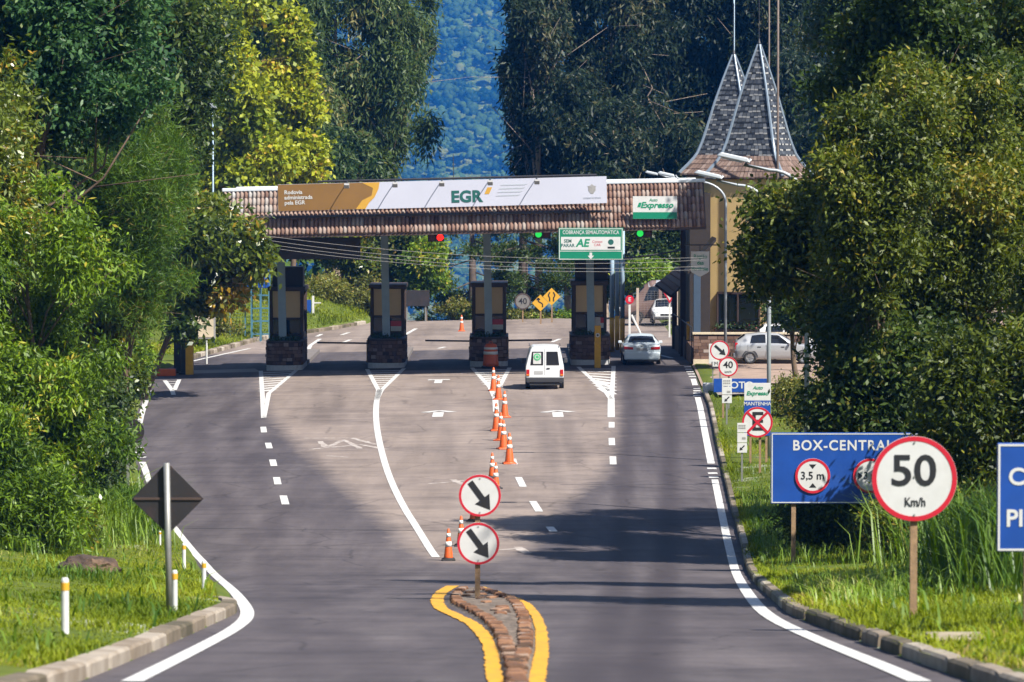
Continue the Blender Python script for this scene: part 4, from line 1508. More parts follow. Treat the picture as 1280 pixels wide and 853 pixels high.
# ------------------------------------------------------------------ cones and drum
def make_cone(p, h, label):
    t = thing('traffic_cone', p, label, 'traffic cone', 'traffic cones on the lane line', rz=random.uniform(-.4, .4))
    b = h * .17
    MB().box((0, 0, .02), (b * 2.5, b * 2.5, .045)).lathe([(b * 1.2, .04), (b * 1.05, .075)], 16).build('base', 'rubber' if h < .9 else 'orange', t, bevel=.012)
    r = lambda z: b * (.92 - .70 * z / h)
    MB().lathe([(r(.06) * 1.05, .05), (r(.1), .10), (r(h * .97), h * .97), (r(h) * .6, h)], 20).build('body', 'orange', t, smooth=True)
    for z0, z1 in (((.44, .60), (.74, .86)) if h < .9 else ((.50, .62), (.76, .87))):
        MB().lathe([(r(z0 * h) + .004, z0 * h), (r(z1 * h) + .004, z1 * h)], 20).build('reflective_band', 'band', t, smooth=True)
    return t


CONES = [(616.9, 489, 1.02, 'orange traffic cone farthest up the line, nearest the orange drum'), (622.9, 500, 1.02, 'orange traffic cone second in line from the drum'),
         (630.8, 522, 1.02, 'orange traffic cone third from the drum, leaning out of line to the right'), (620.4, 538.8, 1.02, 'orange traffic cone fourth from the drum, left of the line'),
         (626, 551, 1.0, 'orange traffic cone fifth from the drum, mostly hidden behind another cone'), (629.5, 561.6, 1.0, 'orange traffic cone sixth from the drum in the tight cluster'),
         (636.8, 580, 1.02, 'orange traffic cone farthest right, alone at the end of the cluster'), (615.3, 598, .80, 'orange traffic cone just above the upper arrow disc, left of two'),
         (619.7, 611, .80, 'orange traffic cone half hidden by upper arrow disc, right of two'), (592, 652, .78, 'orange traffic cone hidden behind both arrow discs'),
         (576.4, 683, .78, 'orange traffic cone half hidden left of the lower arrow disc'), (560.6, 701, .78, 'orange traffic cone nearest the camera, in full view left of arrow discs')]
for u, v, h, lb in CONES:
    p = onroad(u, v)
    make_cone(p, h, lb)
p = onroad(577, 404.5)
q = pt(577, 404, 232); q.z = H(q.x, 232)
make_cone(q, .95, 'distant orange cone on the road behind the toll booths')
p = onroad(613.5, 459.8)
t = thing('traffic_drum', (p.x, p.y - .4, H(p.x, p.y - .4)), 'orange and white traffic drum standing before third island from left', 'traffic drum')
MB().lathe([(.46, 0), (.46, .06), (.42, .10)], 24).build('base', 'rubber', t)
MB().lathe([(.38, .08), (.375, .32), (.355, .34), (.35, .62), (.335, .64), (.325, .88), (.31, .90), (.29, 1.10), (.22, 1.16), (.05, 1.18)], 28).build('body', 'orange', t, smooth=True)
for z0, z1, r in ((.66, .80, .345), (.90, 1.00, .322)):
    MB().lathe([(r + .004, z0), (r - .002, z1)], 28).build('reflective_band', 'band', t, smooth=True)
MB().tube([(-.09, 0, 1.16), (-.06, 0, 1.26), (.06, 0, 1.26), (.09, 0, 1.16)], .025, 6).build('handle', 'orange', t)


# ------------------------------------------------------------------ signs
def arrow_poly(cx, cz, s, ang):
    pts = [(-.42, -.075), (.10, -.075), (.10, -.22), (.44, 0), (.10, .22), (.10, .075), (-.42, .075)]
    c, n = math.cos(ang), math.sin(ang)
    return [(cx + s * (x * c - z * n), cz + s * (x * n + z * c)) for x, z in pts]


def disc_sign(t, cx, cz, r, y=0, ringw=.13, name='disc'):
    o = MB().disc(cx, cz, r, y, y + .02, 48).build(name, 'white', t)
    MB().ring(cx, cz, r * (1 - ringw), r * .995, y - .004, y + .001).build('red_border', 'red', o)
    MB().disc(cx, cz, r * .97, y + .021, y + .027, 40).build('back', 'backplate', o)
    return o


# two keep-right discs on the island
p = at(597, 750); d = p.y; s = d / FPX
zt = lambda v: (CAM + ray(597, v) * (d / ray(597, v).y)).z - p.z
t = thing('arrow_sign', p, 'pair of round white keep right arrow signs on wooden post at the island tip', 'road sign')
MB().box((0, .045, (zt(595) - .3) / 2), (.085, .07, zt(595) + .3)).build('post', 'wood', t)
for u, v in ((600, 619.5), (598, 679.5)):
    dk = disc_sign(t, (u - 597) * s, zt(v), 26.5 * s, y=-.03, ringw=.115)
    MB().prism(arrow_poly((u - 597) * s, zt(v), 50 * s, -R(54)), -.036, -.031).build('arrow', 'black', dk)
    bl_ = MB()
    for k in (-.8, .8): bl_.disc((u - 597) * s, zt(v) + k * 26.5 * s, .012, -.040, -.031, 8)
    bl_.build('bolts', 'steelpost', dk)

# 50 km/h
p = at(1142, 774); d = p.y; s = d / FPX
zt = lambda v: pt(1142, v, d).z - p.z
t = thing('speed_limit_sign', p, 'large 50 km/h speed limit sign on wooden post in the grass', 'road sign')
MB().box((0, .05, zt(640) / 2 - .15), (.085, .07, zt(610) + .3)).build('post', 'wood', t)
dk = disc_sign(t, 0, zt(598.5), 53.5 * s, y=-.02, ringw=.115)
bt_ = MB()
for (bx, bz) in ((0, .85), (0, -.85), (.0, .05)): bt_.disc(bx * 53.5 * s, zt(598.5) + bz * 53.5 * s, .011, -.034, -.021, 8)
bt_.build('bolts', 'steelpost', dk)
text('50', 38 * s, (-1 * s, -.026, zt(590)), dk, 'black', bold=.02, sx=1.08)
text('Km/h', 11 * s, (1 * s, -.026, zt(628)), dk, 'black', sx=.78, bold=.02)

# BOX-CENTRAL
p = at(992, 706); d = p.y; s = d / FPX
zt = lambda v: pt(992, v, d).z - p.z
X = lambda u: (u - 992) * s
t = thing('direction_board', p, 'wide blue lane direction board with BOX lettering and height limit discs', 'road sign')
for u in (992, 1115):
    g_ = G(p.x + X(u), d) - p.z
    MB().box((X(u), .1, (zt(590) + g_ - .4) / 2), (.10, .10, zt(590) - g_ + .4)).build('post', 'wood', t)
b0, b1, c0, c1 = X(963), X(1168), zt(630), zt(541)
o = MB().prism([(b0, c0), (b1, c0), (b1, c1), (b0, c1)], 0, .04).build('board', 'blue', t, bevel=.008, seg=1)
bd = MB(); e = .022; i_ = .02
for (x0, z0, x1, z1) in ((b0 + i_, c0 + i_, b1 - i_, c0 + i_ + e), (b0 + i_, c1 - i_ - e, b1 - i_, c1 - i_), (b0 + i_, c0 + i_ + e, b0 + i_ + e, c1 - i_ - e), (b1 - i_ - e, c0 + i_ + e, b1 - i_, c1 - i_ - e)):
    bd.prism([(x0, z0), (x1, z0), (x1, z1), (x0, z1)], -.006, -.001)
bd.build('white_border', 'white', o)
text('BOX-CENTRAL', 12.4 * s, (X(1053), -.004, zt(557.5)), o, 'white', bold=.03, spacing=1.15, fit=125 * s)
for u, wds in ((1015.5, '3,5 m'), (1088, '3 m')):
    k = disc_sign(t, X(u), zt(595), 22 * s, y=-.03, ringw=.15)
    text(wds, 9.5 * s, (X(u) - .005, -.036, zt(595)), k, 'black', bold=.015, sx=.98 if u < 1050 else .8)
    tr = MB()
    for sg in (-1, 1):
        if u < 1050:
            tr.prism([(X(u) - 4.5 * s, zt(595) + sg * 14.5 * s), (X(u) + 4.5 * s, zt(595) + sg * 14.5 * s), (X(u), zt(595) + sg * 9 * s)], -.036, -.031)
        else:
            tr.prism([(X(u) + sg * 15.5 * s, zt(595) - 4.5 * s), (X(u) + sg * 15.5 * s, zt(595) + 4.5 * s), (X(u) + sg * 10 * s, zt(595))], -.036, -.031)
    tr.build('arrowheads', 'black', k)

# right-edge blue board
p = at(1286, 800); d = 43.0
p = Vector((pt(1286, 800, d).x, d, G(pt(1286, 800, d).x, d))); s = d / FPX
zt = lambda v: pt(1286, v, d).z - p.z
X = lambda u: (u - 1286) * s
t = thing('information_board', p, 'blue information board cut off by right edge of the photo', 'road sign')
MB().box((0, .07, zt(620) / 2 - .2), (.1, .08, zt(620) + .4)).build('post', 'wood', t)
MB().box((.95, .07, zt(620) / 2 - .2), (.1, .08, zt(620) + .4)).build('post', 'wood', t)
b0, b1, c0, c1 = X(1245), X(1245) + 1.5, zt(690), zt(554)
o = MB().prism([(b0, c0), (b1, c0), (b1, c1), (b0, c1)], 0, .04).build('board', 'blue', t, bevel=.01, seg=1)
bd = MB(); e = .022; i_ = .012
for (x0, z0, x1, z1) in ((b0 + i_, c0 + i_, b1 - i_, c0 + i_ + e), (b0 + i_, c1 - i_ - e, b1 - i_, c1 - i_), (b0 + i_, c0 + i_ + e, b0 + i_ + e, c1 - i_ - e), (b1 - i_ - e, c0 + i_ + e, b1 - i_, c1 - i_ - e)):
    bd.prism([(x0, z0), (x1, z0), (x1, z1), (x0, z1)], -.006, -.001)
bd.build('white_border', 'white', o)
text('CA', 21 * s, (X(1259), -.004, zt(597)), o, 'white', align='LEFT', bold=.03)
text('PI', 21 * s, (X(1256), -.004, zt(649)), o, 'white', align='LEFT', bold=.03)


# small verge signs on the right
def post_sign(u, vb, label, name='road_sign', cat='road sign', mat_='wood', pw=.07, group=None, top=None, d=None):
    p = at(u, vb) if d is None else Vector((pt(u, vb, d).x, d, G(pt(u, vb, d).x, d)))
    d = p.y; s = d / FPX
    t = thing(name, p, label, cat, group)
    zt = lambda v: pt(u, v, d).z - p.z
    X = lambda uu: (uu - u) * s
    if top is not None:
        MB().box((0, .05, zt(top) / 2 - .15), (pw, pw * .8, zt(top) + .3)).build('post', mat_, t)
    return t, X, zt, s


def rect(t, X, zt, u0, v0, u1, v1, m_, y0=0, y1=.03, name='board', bevel=.005):
    return MB().prism([(X(u0), zt(v1)), (X(u1), zt(v1)), (X(u1), zt(v0)), (X(u0), zt(v0))], y0, y1).build(name, m_, t, bevel=bevel, seg=1)


# no stopping, on the bluish board
t, X, zt, s = post_sign(938, 580, 'tall blue and white lane board with green lettering on two posts', top=480)
rect(t, X, zt, 930, 501, 963, 545, 'blue'); rect(t, X, zt, 930, 479, 963, 501, 'white', name='upper_board')
text('Expresso', 5.0 * s, (X(946.5), -.006, zt(492)), t, 'greentxt', shear=.25, bold=.04, sx=1.05)
text('Auto', 4.2 * s, (X(947), -.006, zt(485)), t, 'greentxt', shear=.25, bold=.03)
text('MANTENHA', 4.6 * s, (X(946.5), -.006, zt(505.0)), t, 'white', sx=.95, bold=.02)
MB().box((X(958), .05, zt(500) / 2 - .15), (.07, .06, zt(500) + .3)).build('post', 'wood', t)
t, X, zt, s = post_sign(950, 592, 'round no parking sign with crossed out letter E beside lamp post', top=535)
k = disc_sign(t, X(946.5), zt(528), 19.3 * s, y=-.03, ringw=.13)
text('E', 23 * s, (X(946.5), -.036, zt(528)), k, 'black', bold=.02)
for an in (R(45), -R(45)):
    c, n = math.cos(an), math.sin(an); L, h = 17.5 * s, 1.5 * s
    MB().prism([(X(946.5) + x * c - z * n, zt(528) + x * n + z * c) for x, z in ((-L, -h), (L, -h), (L, h), (-L, h))], -.044 - (.004 if an > 0 else 0), -.040 - (.004 if an > 0 else 0)).build('red_bar', 'red', k)


def arrow_board(u, vb, v0, v1, label):
    t, X, zt, s = post_sign(u, vb, label, top=v1 - 3, mat_='steelpost', pw=.06, group='small white lane boards on the verge')
    w_ = 6.2
    h3 = (v1 - v0) / 3
    for i in range(3):
        rect(t, X, zt, u - w_, v0 + i * h3, u + w_, v0 + (i + 1) * h3 - .8, 'white' if i != 1 else 'white', name='plate')
    bl_ = MB()
    for r in range(2):
        for q in range(4):
            bl_.prism([(X(u - 4.4 + q * 2.3), zt(v0 + 4 + r * 3)), (X(u - 2.8 + q * 2.3), zt(v0 + 4 + r * 3)), (X(u - 2.8 + q * 2.3), zt(v0 + 2.4 + r * 3)), (X(u - 4.4 + q * 2.3), zt(v0 + 2.4 + r * 3))], -.008, -.001)
    bl_.prism([(X(u + 0), zt(v0 + h3 + 7.5)), (X(u + 4.5), zt(v0 + h3 + 7.5)), (X(u + 4.5), zt(v0 + h3 + 5)), (X(u), zt(v0 + h3 + 5))], -.008, -.001)
    bl_.build('small_print', 'signgrey', t)
    MB().prism(arrow_poly(X(u), zt(v0 + 2.45 * h3), 10 * s, R(225)), -.008, -.001).build('arrow', 'black', t)


arrow_board(927.5, 602, 529, 567, 'small white lane board with arrow, nearer one on the grass')
arrow_board(908.5, 531, 473, 505, 'small white lane board with camera symbol, in front of the low blue board')
t, X, zt, s = post_sign(904, 523, 'low wide blue arrow board beside the driveway, partly behind white board', top=488)
rect(t, X, zt, 892, 473.5, 959, 490.5, 'blue')
text('MOTO', 8.5 * s, (X(922), -.005, zt(482)), t, 'white', bold=.02, sx=1.1)
MB().prism(arrow_poly(X(952), zt(481), 11 * s, 0), -.008, -.001).build('arrow', 'white', t)
MB().box((X(950), .05, zt(490) / 2 - .15), (.07, .06, zt(490) + .3)).build('post', 'wood', t)
t, X, zt, s = post_sign(911, 512, 'round 40 km/h speed limit sign beside the lamp post', top=462, mat_='steelpost', pw=.06)
k = disc_sign(t, X(910), zt(458.5), 12.3 * s, y=-.03, ringw=.15)
text('40', 8.2 * s, (X(910), -.036, zt(456.5)), k, 'black', bold=.02, sx=1.05)
text('km/h', 3 * s, (X(910), -.036, zt(465)), k, 'black')
t, X, zt, s = post_sign(900, 484, 'round keep right arrow sign beside the stone parapet', top=440, mat_='steelpost', pw=.06)
k = disc_sign(t, X(899.5), zt(438), 12.3 * s, y=-.03, ringw=.14)
MB().prism(arrow_poly(X(900), zt(438), 21 * s, -R(42)), -.036, -.031).build('arrow', 'black', k)
t, X, zt, s = post_sign(891, 482, 'narrow white notice board beside the round arrow sign', top=440, mat_='steelpost', pw=.05)
rect(t, X, zt, 886, 430, 896, 455, 'white'); rect(t, X, zt, 890.5, 451, 900, 458.5, 'white', y0=-.05, y1=-.03, name='lower_plate')
text('M', 4.5 * s, (X(895), -.055, zt(454.8)), t, 'black')

# sign backs on the left verge
p = at(212, 764); d = p.y; s = d / FPX
zt = lambda v: pt(212, v, d).z - p.z
X = lambda u: (u - 212) * s
t = thing('warning_sign', p, 'black back of a diamond warning sign on grey post', 'road sign')
MB().tube([(0, 0, -.3), (X(209), 0, zt(579))], .042, 12).build('post', 'steelpost', t, smooth=True)
o = MB().prism([(X(209), zt(578)), (X(255), zt(624)), (X(210), zt(669)), (X(164), zt(625))], .06, .08).build('plate', 'backplate', t, bevel=.004, seg=1)
MB().box((X(209.5), .05, zt(624)), (84 * s, .02, .03)).build('cross_bar', 'boothbrown', t)
p = at(160, 612); d = p.y; s = d / FPX
zt = lambda v: pt(160, v, d).z - p.z
t = thing('road_sign', p, 'dark back of a round road sign half hidden by leaves', 'road sign')
MB().box((0, 0, zt(541) / 2 - .15), (.08, .08, zt(541) + .3)).build('post', 'steelpost', t)
MB().disc(5 * s, zt(540), 15.5 * s, .06, .08, 36).build('disc', 'backplate', t)

# delineator posts
for u, v0, v1, lb in ((81.5, 722.5, 793, 'white marker post with yellow band, nearest one, alone on the grass'), (218.5, 713, 764, 'white marker post beside the diamond sign post'), (255, 701, 741, 'white marker post at the tip of the grass verge'), (230, 679, 714, 'white marker post behind the diamond sign, near the line'), (200, 664, 682, 'short white marker post half hidden behind the diamond sign'), (173.5, 597, 614, 'small far marker post under the round sign back')):
    p = at(u, v1); d = p.y
    h = pt(u, v0, d).z - p.z
    t = thing('marker_post', p, lb, 'marker post', 'white marker posts along the left verge')
    r = max(.03, h * .068)
    MB().lathe([(r, -.2), (r, h * .96), (r * .8, h), ], 14).build('post', 'whitesteel', t, smooth=False)
    MB().lathe([(r + .004, h * .78), (r + .004, h * .92)], 14).build('yellow_band', 'signyellow', t)

# rock and bare soil on the left verge
p = at(110, 716)
o = bpy.data.objects.new('rock', bpy.data.meshes.new('rock')); COL.objects.link(o)
bm = bmesh.new(); bmesh.ops.create_icosphere(bm, subdivisions=4, radius=1)
from mathutils import noise as mnoise
for v in bm.verts:
    n = mnoise.fractal(v.co * 1.6 + Vector((3, 1, 2)), 1.0, 2.0, 5)
    v.co *= 1 + .30 * n
    v.co = Vector((v.co.x * .52, v.co.y * .6, max(-.15, v.co.z * .34)))
bm.to_mesh(o.data); bm.free()
o.data.materials.append(M['rock']); o.location = p + Vector((0, 0, .02))
tag(o, 'brown earthy boulder lying in the grass of the left verge', 'rock')


# ------------------------------------------------------------------ street lamps
def lamp(u, vb, d, ztop, reach, label, headlen, up=.35, vtop=None):
    x = (u - 640) * d / FPX
    z0 = G(x, d)
    t = thing('street_lamp', (x, d, z0), label, 'street lamp', 'street lamps along the right verge')
    h = ztop - z0
    path = [(0, 0, -.2), (0, 0, h * .45), (0, 0, h - 1.3)]
    for k in range(1, 9):
        a = PI / 2 * k / 8
        path.append((-(reach * .42) * (1 - math.cos(a)), 0, h - 1.3 + 1.0 * math.sin(a)))
    path += [(-reach * .7, 0, h - .16), (-reach + headlen, 0, h)]
    n = len(path)
    MB().tube(path, [.072 - .034 * i / n for i in range(n)], 10).build('pole', 'lampgrey', t, smooth=True)
    hd = MB()
    hd.box((-reach + headlen * .5, 0, h + .05), (headlen, .30, .13), ry=.22, taper=.8)
    o = hd.build('lamp_head', 'lampgrey', t, bevel=.03)
    MB().box((-reach + headlen * .45, 0, h - .03), (headlen * .6, .22, .03), ry=.22).build('lamp_glass', 'lampglass', o)
    return t


lamp(907, 466, 187, 10 - (219 - 198) * 187 / FPX, 3.2, 'street lamp with tall pole in full view beside the tower', .85)
lamp(961.5, 600, 130, 10 - (220 - 198) * 130 / FPX, 2.45, 'street lamp with pole rising behind no parking sign', .95)
lamp(1009, 700, 110, 10 - (199 - 198) * 110 / FPX, 2.5, 'nearest street lamp, pole behind the wide blue board', .95)
lamp(893, 430, 207, 10 - (217.5 - 198) * 207 / FPX, 3.6, 'farthest street lamp, its head just above the canopy ridge', .7)
q = pt(266, 135, 216)
t = thing('floodlight_pole', (q.x, 216, G(q.x, 216)), 'slim blue grey light pole before the yellow green trees', 'street lamp')
h = q.z - t.location.z
MB().tube([(0, 0, -.2), (0, 0, h)], [.07, .04], 8).build('pole', 'bluepost', t, smooth=True)
MB().box((0, -.05, h + .1), (.42, .25, .28)).box((-.2, 0, h + .0), (.2, .2, .2)).build('lamp_head', 'lampgrey', t, bevel=.04)


# ------------------------------------------------------------------ vehicles
def interp_station(st, y):
    if y <= st[0][0]: return st[0][1:]
    for a, b in zip(st, st[1:]):
        if y <= b[0]:
            f = (y - a[0]) / (b[0] - a[0])
            f = f * f * (3 - 2 * f) * .5 + f * .5
            return tuple(p + (q - p) * f for p, q in zip(a[1:], b[1:]))
    return st[-1][1:]


def section(st, y, v):
    """half cross-section of a car body: v 0 sill .. 1 roof centre"""
    zs, zb, zr, ws, wb, wr = interp_station(st, y)
    pts = [(ws * .93, zs), (ws, zs + .12), (wb + .01, zs + (zb - zs) * .55), (wb, zb), (wb - (wb - wr) * .55, zb + (zr - zb) * .55), (wr, zr - (zr - zb) * .12 - .01), (wr * .82, zr - .01), (0, zr + .012)]
    vs = [0, .1, .28, .45, .6, .75, .84, 1]
    for i in range(len(vs) - 1):
        if v <= vs[i + 1]:
            f = (v - vs[i]) / (vs[i + 1] - vs[i])
            return (pts[i][0] + (pts[i + 1][0] - pts[i][0]) * f, pts[i][1] + (pts[i + 1][1] - pts[i][1]) * f)
    return pts[-1]


def car(name, loc, rz, label, st, paint, L, wheels, wr, windows, screens, w_half, group=None, lower=None):
    t = thing(name, loc, label, 'car' if 'van' not in name and 'bus' not in name else name.split('_')[-1], group, rz)
    ny, nv = 40, 24
    ys = [st[0][0] + (st[-1][0] - st[0][0]) * k / ny for k in range(ny + 1)]
    ys = sorted(set(ys + [s[0] for s in st]))
    ny = len(ys) - 1
    vs, fs = [], []
    for y in ys:
        ring = [section(st, y, k / nv) for k in range(nv + 1)]
        for x, z in ring: vs.append((x, y, z))
        for x, z in ring[-2::-1]: vs.append((-x, y, z))
    m_ = 2 * nv + 1
    for i in range(ny):
        for k in range(m_ - 1):
            fs.append((i * m_ + k, i * m_ + k + 1, (i + 1) * m_ + k + 1, (i + 1) * m_ + k))
        fs.append((i * m_, (i + 1) * m_, (i + 1) * m_ + m_ - 1, i * m_ + m_ - 1))
    fs.append(tuple(range(m_))); fs.append(tuple(ny * m_ + k for k in range(m_))[::-1])
    body = MB().add(vs, fs).build('body', paint, t, smooth=True)
    md = body.modifiers.new('split', 'EDGE_SPLIT'); md.split_angle = R(38)

    def patch(nm, y0, y1, v0, v1, side, m_mat, off=.008, parent=None, slant=(0, 0)):
        V, F = [], []
        for i in range(9):
            for k in range(9):
                vv = v0 + (v1 - v0) * k / 8
                ya = y0 + slant[0] * k / 8; yb_ = y1 + slant[1] * k / 8
                y = ya + (yb_ - ya) * i / 8
                x, z = section(st, y, vv)
                x2, z2 = section(st, y, min(1, vv + .01)); nx, nzz = (z2 - z), -(x2 - x)
                l = math.hypot(nx, nzz) or 1
                V.append((side * (x + nx / l * off), y, z + nzz / l * off))
        for i in range(8):
            for k in range(8):
                F.append((i * 9 + k, i * 9 + k + 1, (i + 1) * 9 + k + 1, (i + 1) * 9 + k))
        return MB().add(V, F).build(nm, m_mat, parent or t, smooth=True)

    for (y0, y1, v0, v1, sl) in windows:
        for sd_ in (-1, 1):
            patch('side_window', y0, y1, v0, v1, sd_, 'glass', slant=sl)
    for (nm, y0, y1, vm) in screens:      # wraps across the centre line
        V, F = [], []
        for i in range(9):
            y = y0 + (y1 - y0) * i / 8
            row = []
            for k in range(17):
                q = -1 + 2 * k / 16
                vv = 1 - abs(q) * (1 - vm)
                x, z = section(st, y, vv)
                row.append(((-1 if q < 0 else 1) * x, y - .010 if nm == 'rear_window' else y + .01, z + .012))
            V += row
        for i in range(8):
            for k in range(16):
                F.append((i * 17 + k, i * 17 + k + 1, (i + 1) * 17 + k + 1, (i + 1) * 17 + k))
        MB().add(V, F).build(nm, 'glass', t, smooth=True)
    for y in wheels:
        for sd_ in (-1, 1):
            x = sd_ * (w_half - .09)
            wmb = MB()
            prof = [(wr * .62, -.1), (wr * .96, -.1), (wr, -.06), (wr, .06), (wr * .96, .1), (wr * .62, .1)]
            V, F = [], []
            n = 28
            for r_, xx in prof:
                for k in range(n):
                    V.append((x + xx, y + r_ * math.cos(2 * PI * k / n), wr + r_ * math.sin(2 * PI * k / n)))
            for i in range(len(prof)):
                j = (i + 1) % len(prof)
                for k in range(n):
                    F.append((i * n + k, i * n + (k + 1) % n, j * n + (k + 1) % n, j * n + k))
            wo = MB().add(V, F).build('wheel', 'rubber', t, smooth=True)
            rm = MB()
            V = [(x + sd_ * .06, y, wr)] + [(x + sd_ * .085, y + wr * .62 * math.cos(2 * PI * k / n), wr + wr * .62 * math.sin(2 * PI * k / n)) for k in range(n)]
            rm.add(V, [(0, 1 + k, 1 + (k + 1) % n) for k in range(n)])
            for q in range(5):
                a = 2 * PI * q / 5
                rm.box((x + sd_ * .088, y + wr * .33 * math.cos(a), wr + wr * .33 * math.sin(a)), (.02, wr * .5, .06), rx=a)
            rm.build('rim', 'rim', wo)
            # arch: dark lip
            V, F = [], []
            n2 = 16
            for r_ in (wr * 1.04, wr * 1.24):
                for k in range(n2 + 1):
                    a = PI * k / n2
                    yy, zz = y + r_ * math.cos(a), wr + r_ * math.sin(a)
                    V.append((sd_ * (w_half + .006), yy, zz))
            for k in range(n2):
                F.append((k, k + 1, n2 + 2 + k, n2 + 1 + k))
            MB().add(V, F).build('wheel_arch', 'bumper', t)
    if lower:
        pass
    return t, patch, body


# white box van, seen from the rear.  local y runs forward
p = onroad(681, 487.0)
VS = [(0, .30, .98, 1.80, .76, .80, .60), (.05, .28, .98, 1.84, .79, .82, .62), (1.2, .28, 1.0, 1.90, .80, .82, .66), (2.2, .28, 1.0, 1.86, .80, .82, .64), (2.5, .28, 1.0, 1.70, .80, .82, .60), (3.05, .28, .98, 1.06, .80, .80, .66), (3.8, .28, .86, .92, .78, .76, .60), (4.05, .32, .62, .68, .70, .68, .52)]
t, patch, body = car('white_van', (p.x, p.y, H(p.x, p.y)), 0, 'white panel van with green sticker approaching the toll lane', VS, 'carwhite', 4.05, (.72, 3.25), .29, [(2.05, 2.75, .50, .70, (0, -.2))], [('windscreen', 2.55, 3.0, .74)], .82)
dz = lambda poly, y0, y1, nm, m_, par=None, bev=0: MB().prism(poly, y0, y1).build(nm, m_, par or t, bevel=bev)
for sd_ in (-1, 1):
    wl = [(sd_ * .07, 1.05), (sd_ * .62, 1.05), (sd_ * .55, 1.63), (sd_ * .07, 1.63)]
    w_ = dz(wl, -.016, .02, 'rear_window', 'glass', bev=.006)
    if sd_ < 0:
        dz([(-.50, 1.10), (-.16, 1.10), (-.16, 1.58), (-.50, 1.58)], -.022, -.017, 'sticker', 'white', w_)
        MB().disc(-.33, 1.40, .155, -.030, -.023, 24).build('sticker_disc', 'stickergreen', w_)
        MB().ring(-.33, 1.40, .07, .10, -.034, -.030, 20).build('sticker_ring', 'white', w_)
    lt = dz([(sd_ * .66, .58), (sd_ * .80, .58), (sd_ * .79, .86), (sd_ * .66, .86)], -.03, .06, 'tail_light', 'taillight', bev=.012)
    dz([(sd_ * .67, .60), (sd_ * .79, .60), (sd_ * .79, .66), (sd_ * .67, .66)], -.035, -.028, 'indicator', 'amberlight', lt)
    mm = MB().box((sd_ * .93, 2.5, 1.12), (.16, .10, .20)).build('mirror', 'bumper', t, bevel=.03)
dz([(-.006, .62), (.006, .62), (.006, 1.74), (-.006, 1.74)], -.006, .01, 'door_seam', 'bumper')
dz([(.08, .88), (.22, .88), (.22, .93), (.08, .93)], -.03, 0, 'handle', 'bumper', bev=.008)
dz([(-.46, .66), (-.08, .66), (-.08, .80), (-.46, .80)], -.012, .0, 'number_plate', 'plate')
dz([(-.80, .30), (.80, .30), (.81, .52), (-.81, .52)], -.10, .06, 'bumper', 'bumper', bev=.03)
MB().box((0, .1, .26), (1.3, .3, .16)).tube([(-.45, -.02, .25), (-.45, .4, .25)], .03, 8).build('underbody', 'rubber', t)
tb = MB()
for sd_ in (-1, 1): tb.box((sd_ * .66, 1.3, 1.88), (.03, 1.9, .03))
tb.build('roof_rail', 'bumper', t)

# pale blue-white sedan in the right lane
p = onroad(802, 456)
SS = [(0, .34, .86, .90, .72, .82, .66), (.08, .30, .93, 1.00, .80, .88, .72), (.42, .26, .96, 1.03, .83, .90, .74), (1.20, .24, .95, 1.36, .84, .90, .60), (2.0, .22, .94, 1.43, .84, .90, .60), (2.7, .22, .92, 1.36, .84, .90, .60), (3.45, .22, .90, .98, .84, .90, .70), (4.3, .24, .74, .82, .82, .84, .66), (4.6, .30, .56, .62, .72, .70, .55)]
t, patch, body = car('sedan', (p.x, p.y - .6, H(p.x, p.y)), 0, 'pale blue white sedan stopped in the rightmost toll lane', SS, 'carpale', 4.6, (.85, 3.55), .32, [(.95, 2.0, .5, .72, (.25, 0)), (2.06, 3.15, .5, .72, (0, -.35))], [('rear_window', .52, 1.12, .80), ('windscreen', 2.8, 3.38, .80)], .90)
for sd_ in (-1, 1):
    lt = dz([(sd_ * .42, .74), (sd_ * .86, .76), (sd_ * .85, .90), (sd_ * .42, .86)], -.02, .14, 'tail_light', 'taillight', bev=.012)
    MB().box((sd_ * .98, 2.9, .98), (.18, .10, .13)).build('mirror', 'carpale', t, bevel=.03)
dz([(-.26, .70), (.26, .70), (.26, .82), (-.26, .82)], -.02, .05, 'number_plate', 'plate', bev=.005)
dz([(-.84, .26), (.84, .26), (.87, .62), (-.87, .62)], -.07, .12, 'bumper', 'carpale', bev=.06)
dz([(-.70, .17), (.70, .17), (.74, .30), (-.74, .30)], -.05, .2, 'lower_valance', 'bumper', bev=.02)
dz([(-.05, .90), (.05, .90), (.05, .95), (-.05, .95)], -.02, .06, 'badge', 'chrome')

# silver hatchback, side on, nose to the right
HS = [(0, .34, .82, .94, .70, .76, .60), (.12, .28, .88, 1.12, .78, .82, .62), (.55, .26, .92, 1.38, .80, .83, .58), (1.3, .24, .92, 1.47, .80, .83, .58), (2.0, .24, .91, 1.43, .80, .83, .58), (2.95, .24, .88, .96, .80, .83, .66), (3.75, .26, .74, .84, .78, .78, .62), (4.0, .32, .56, .64, .66, .64, .5)]
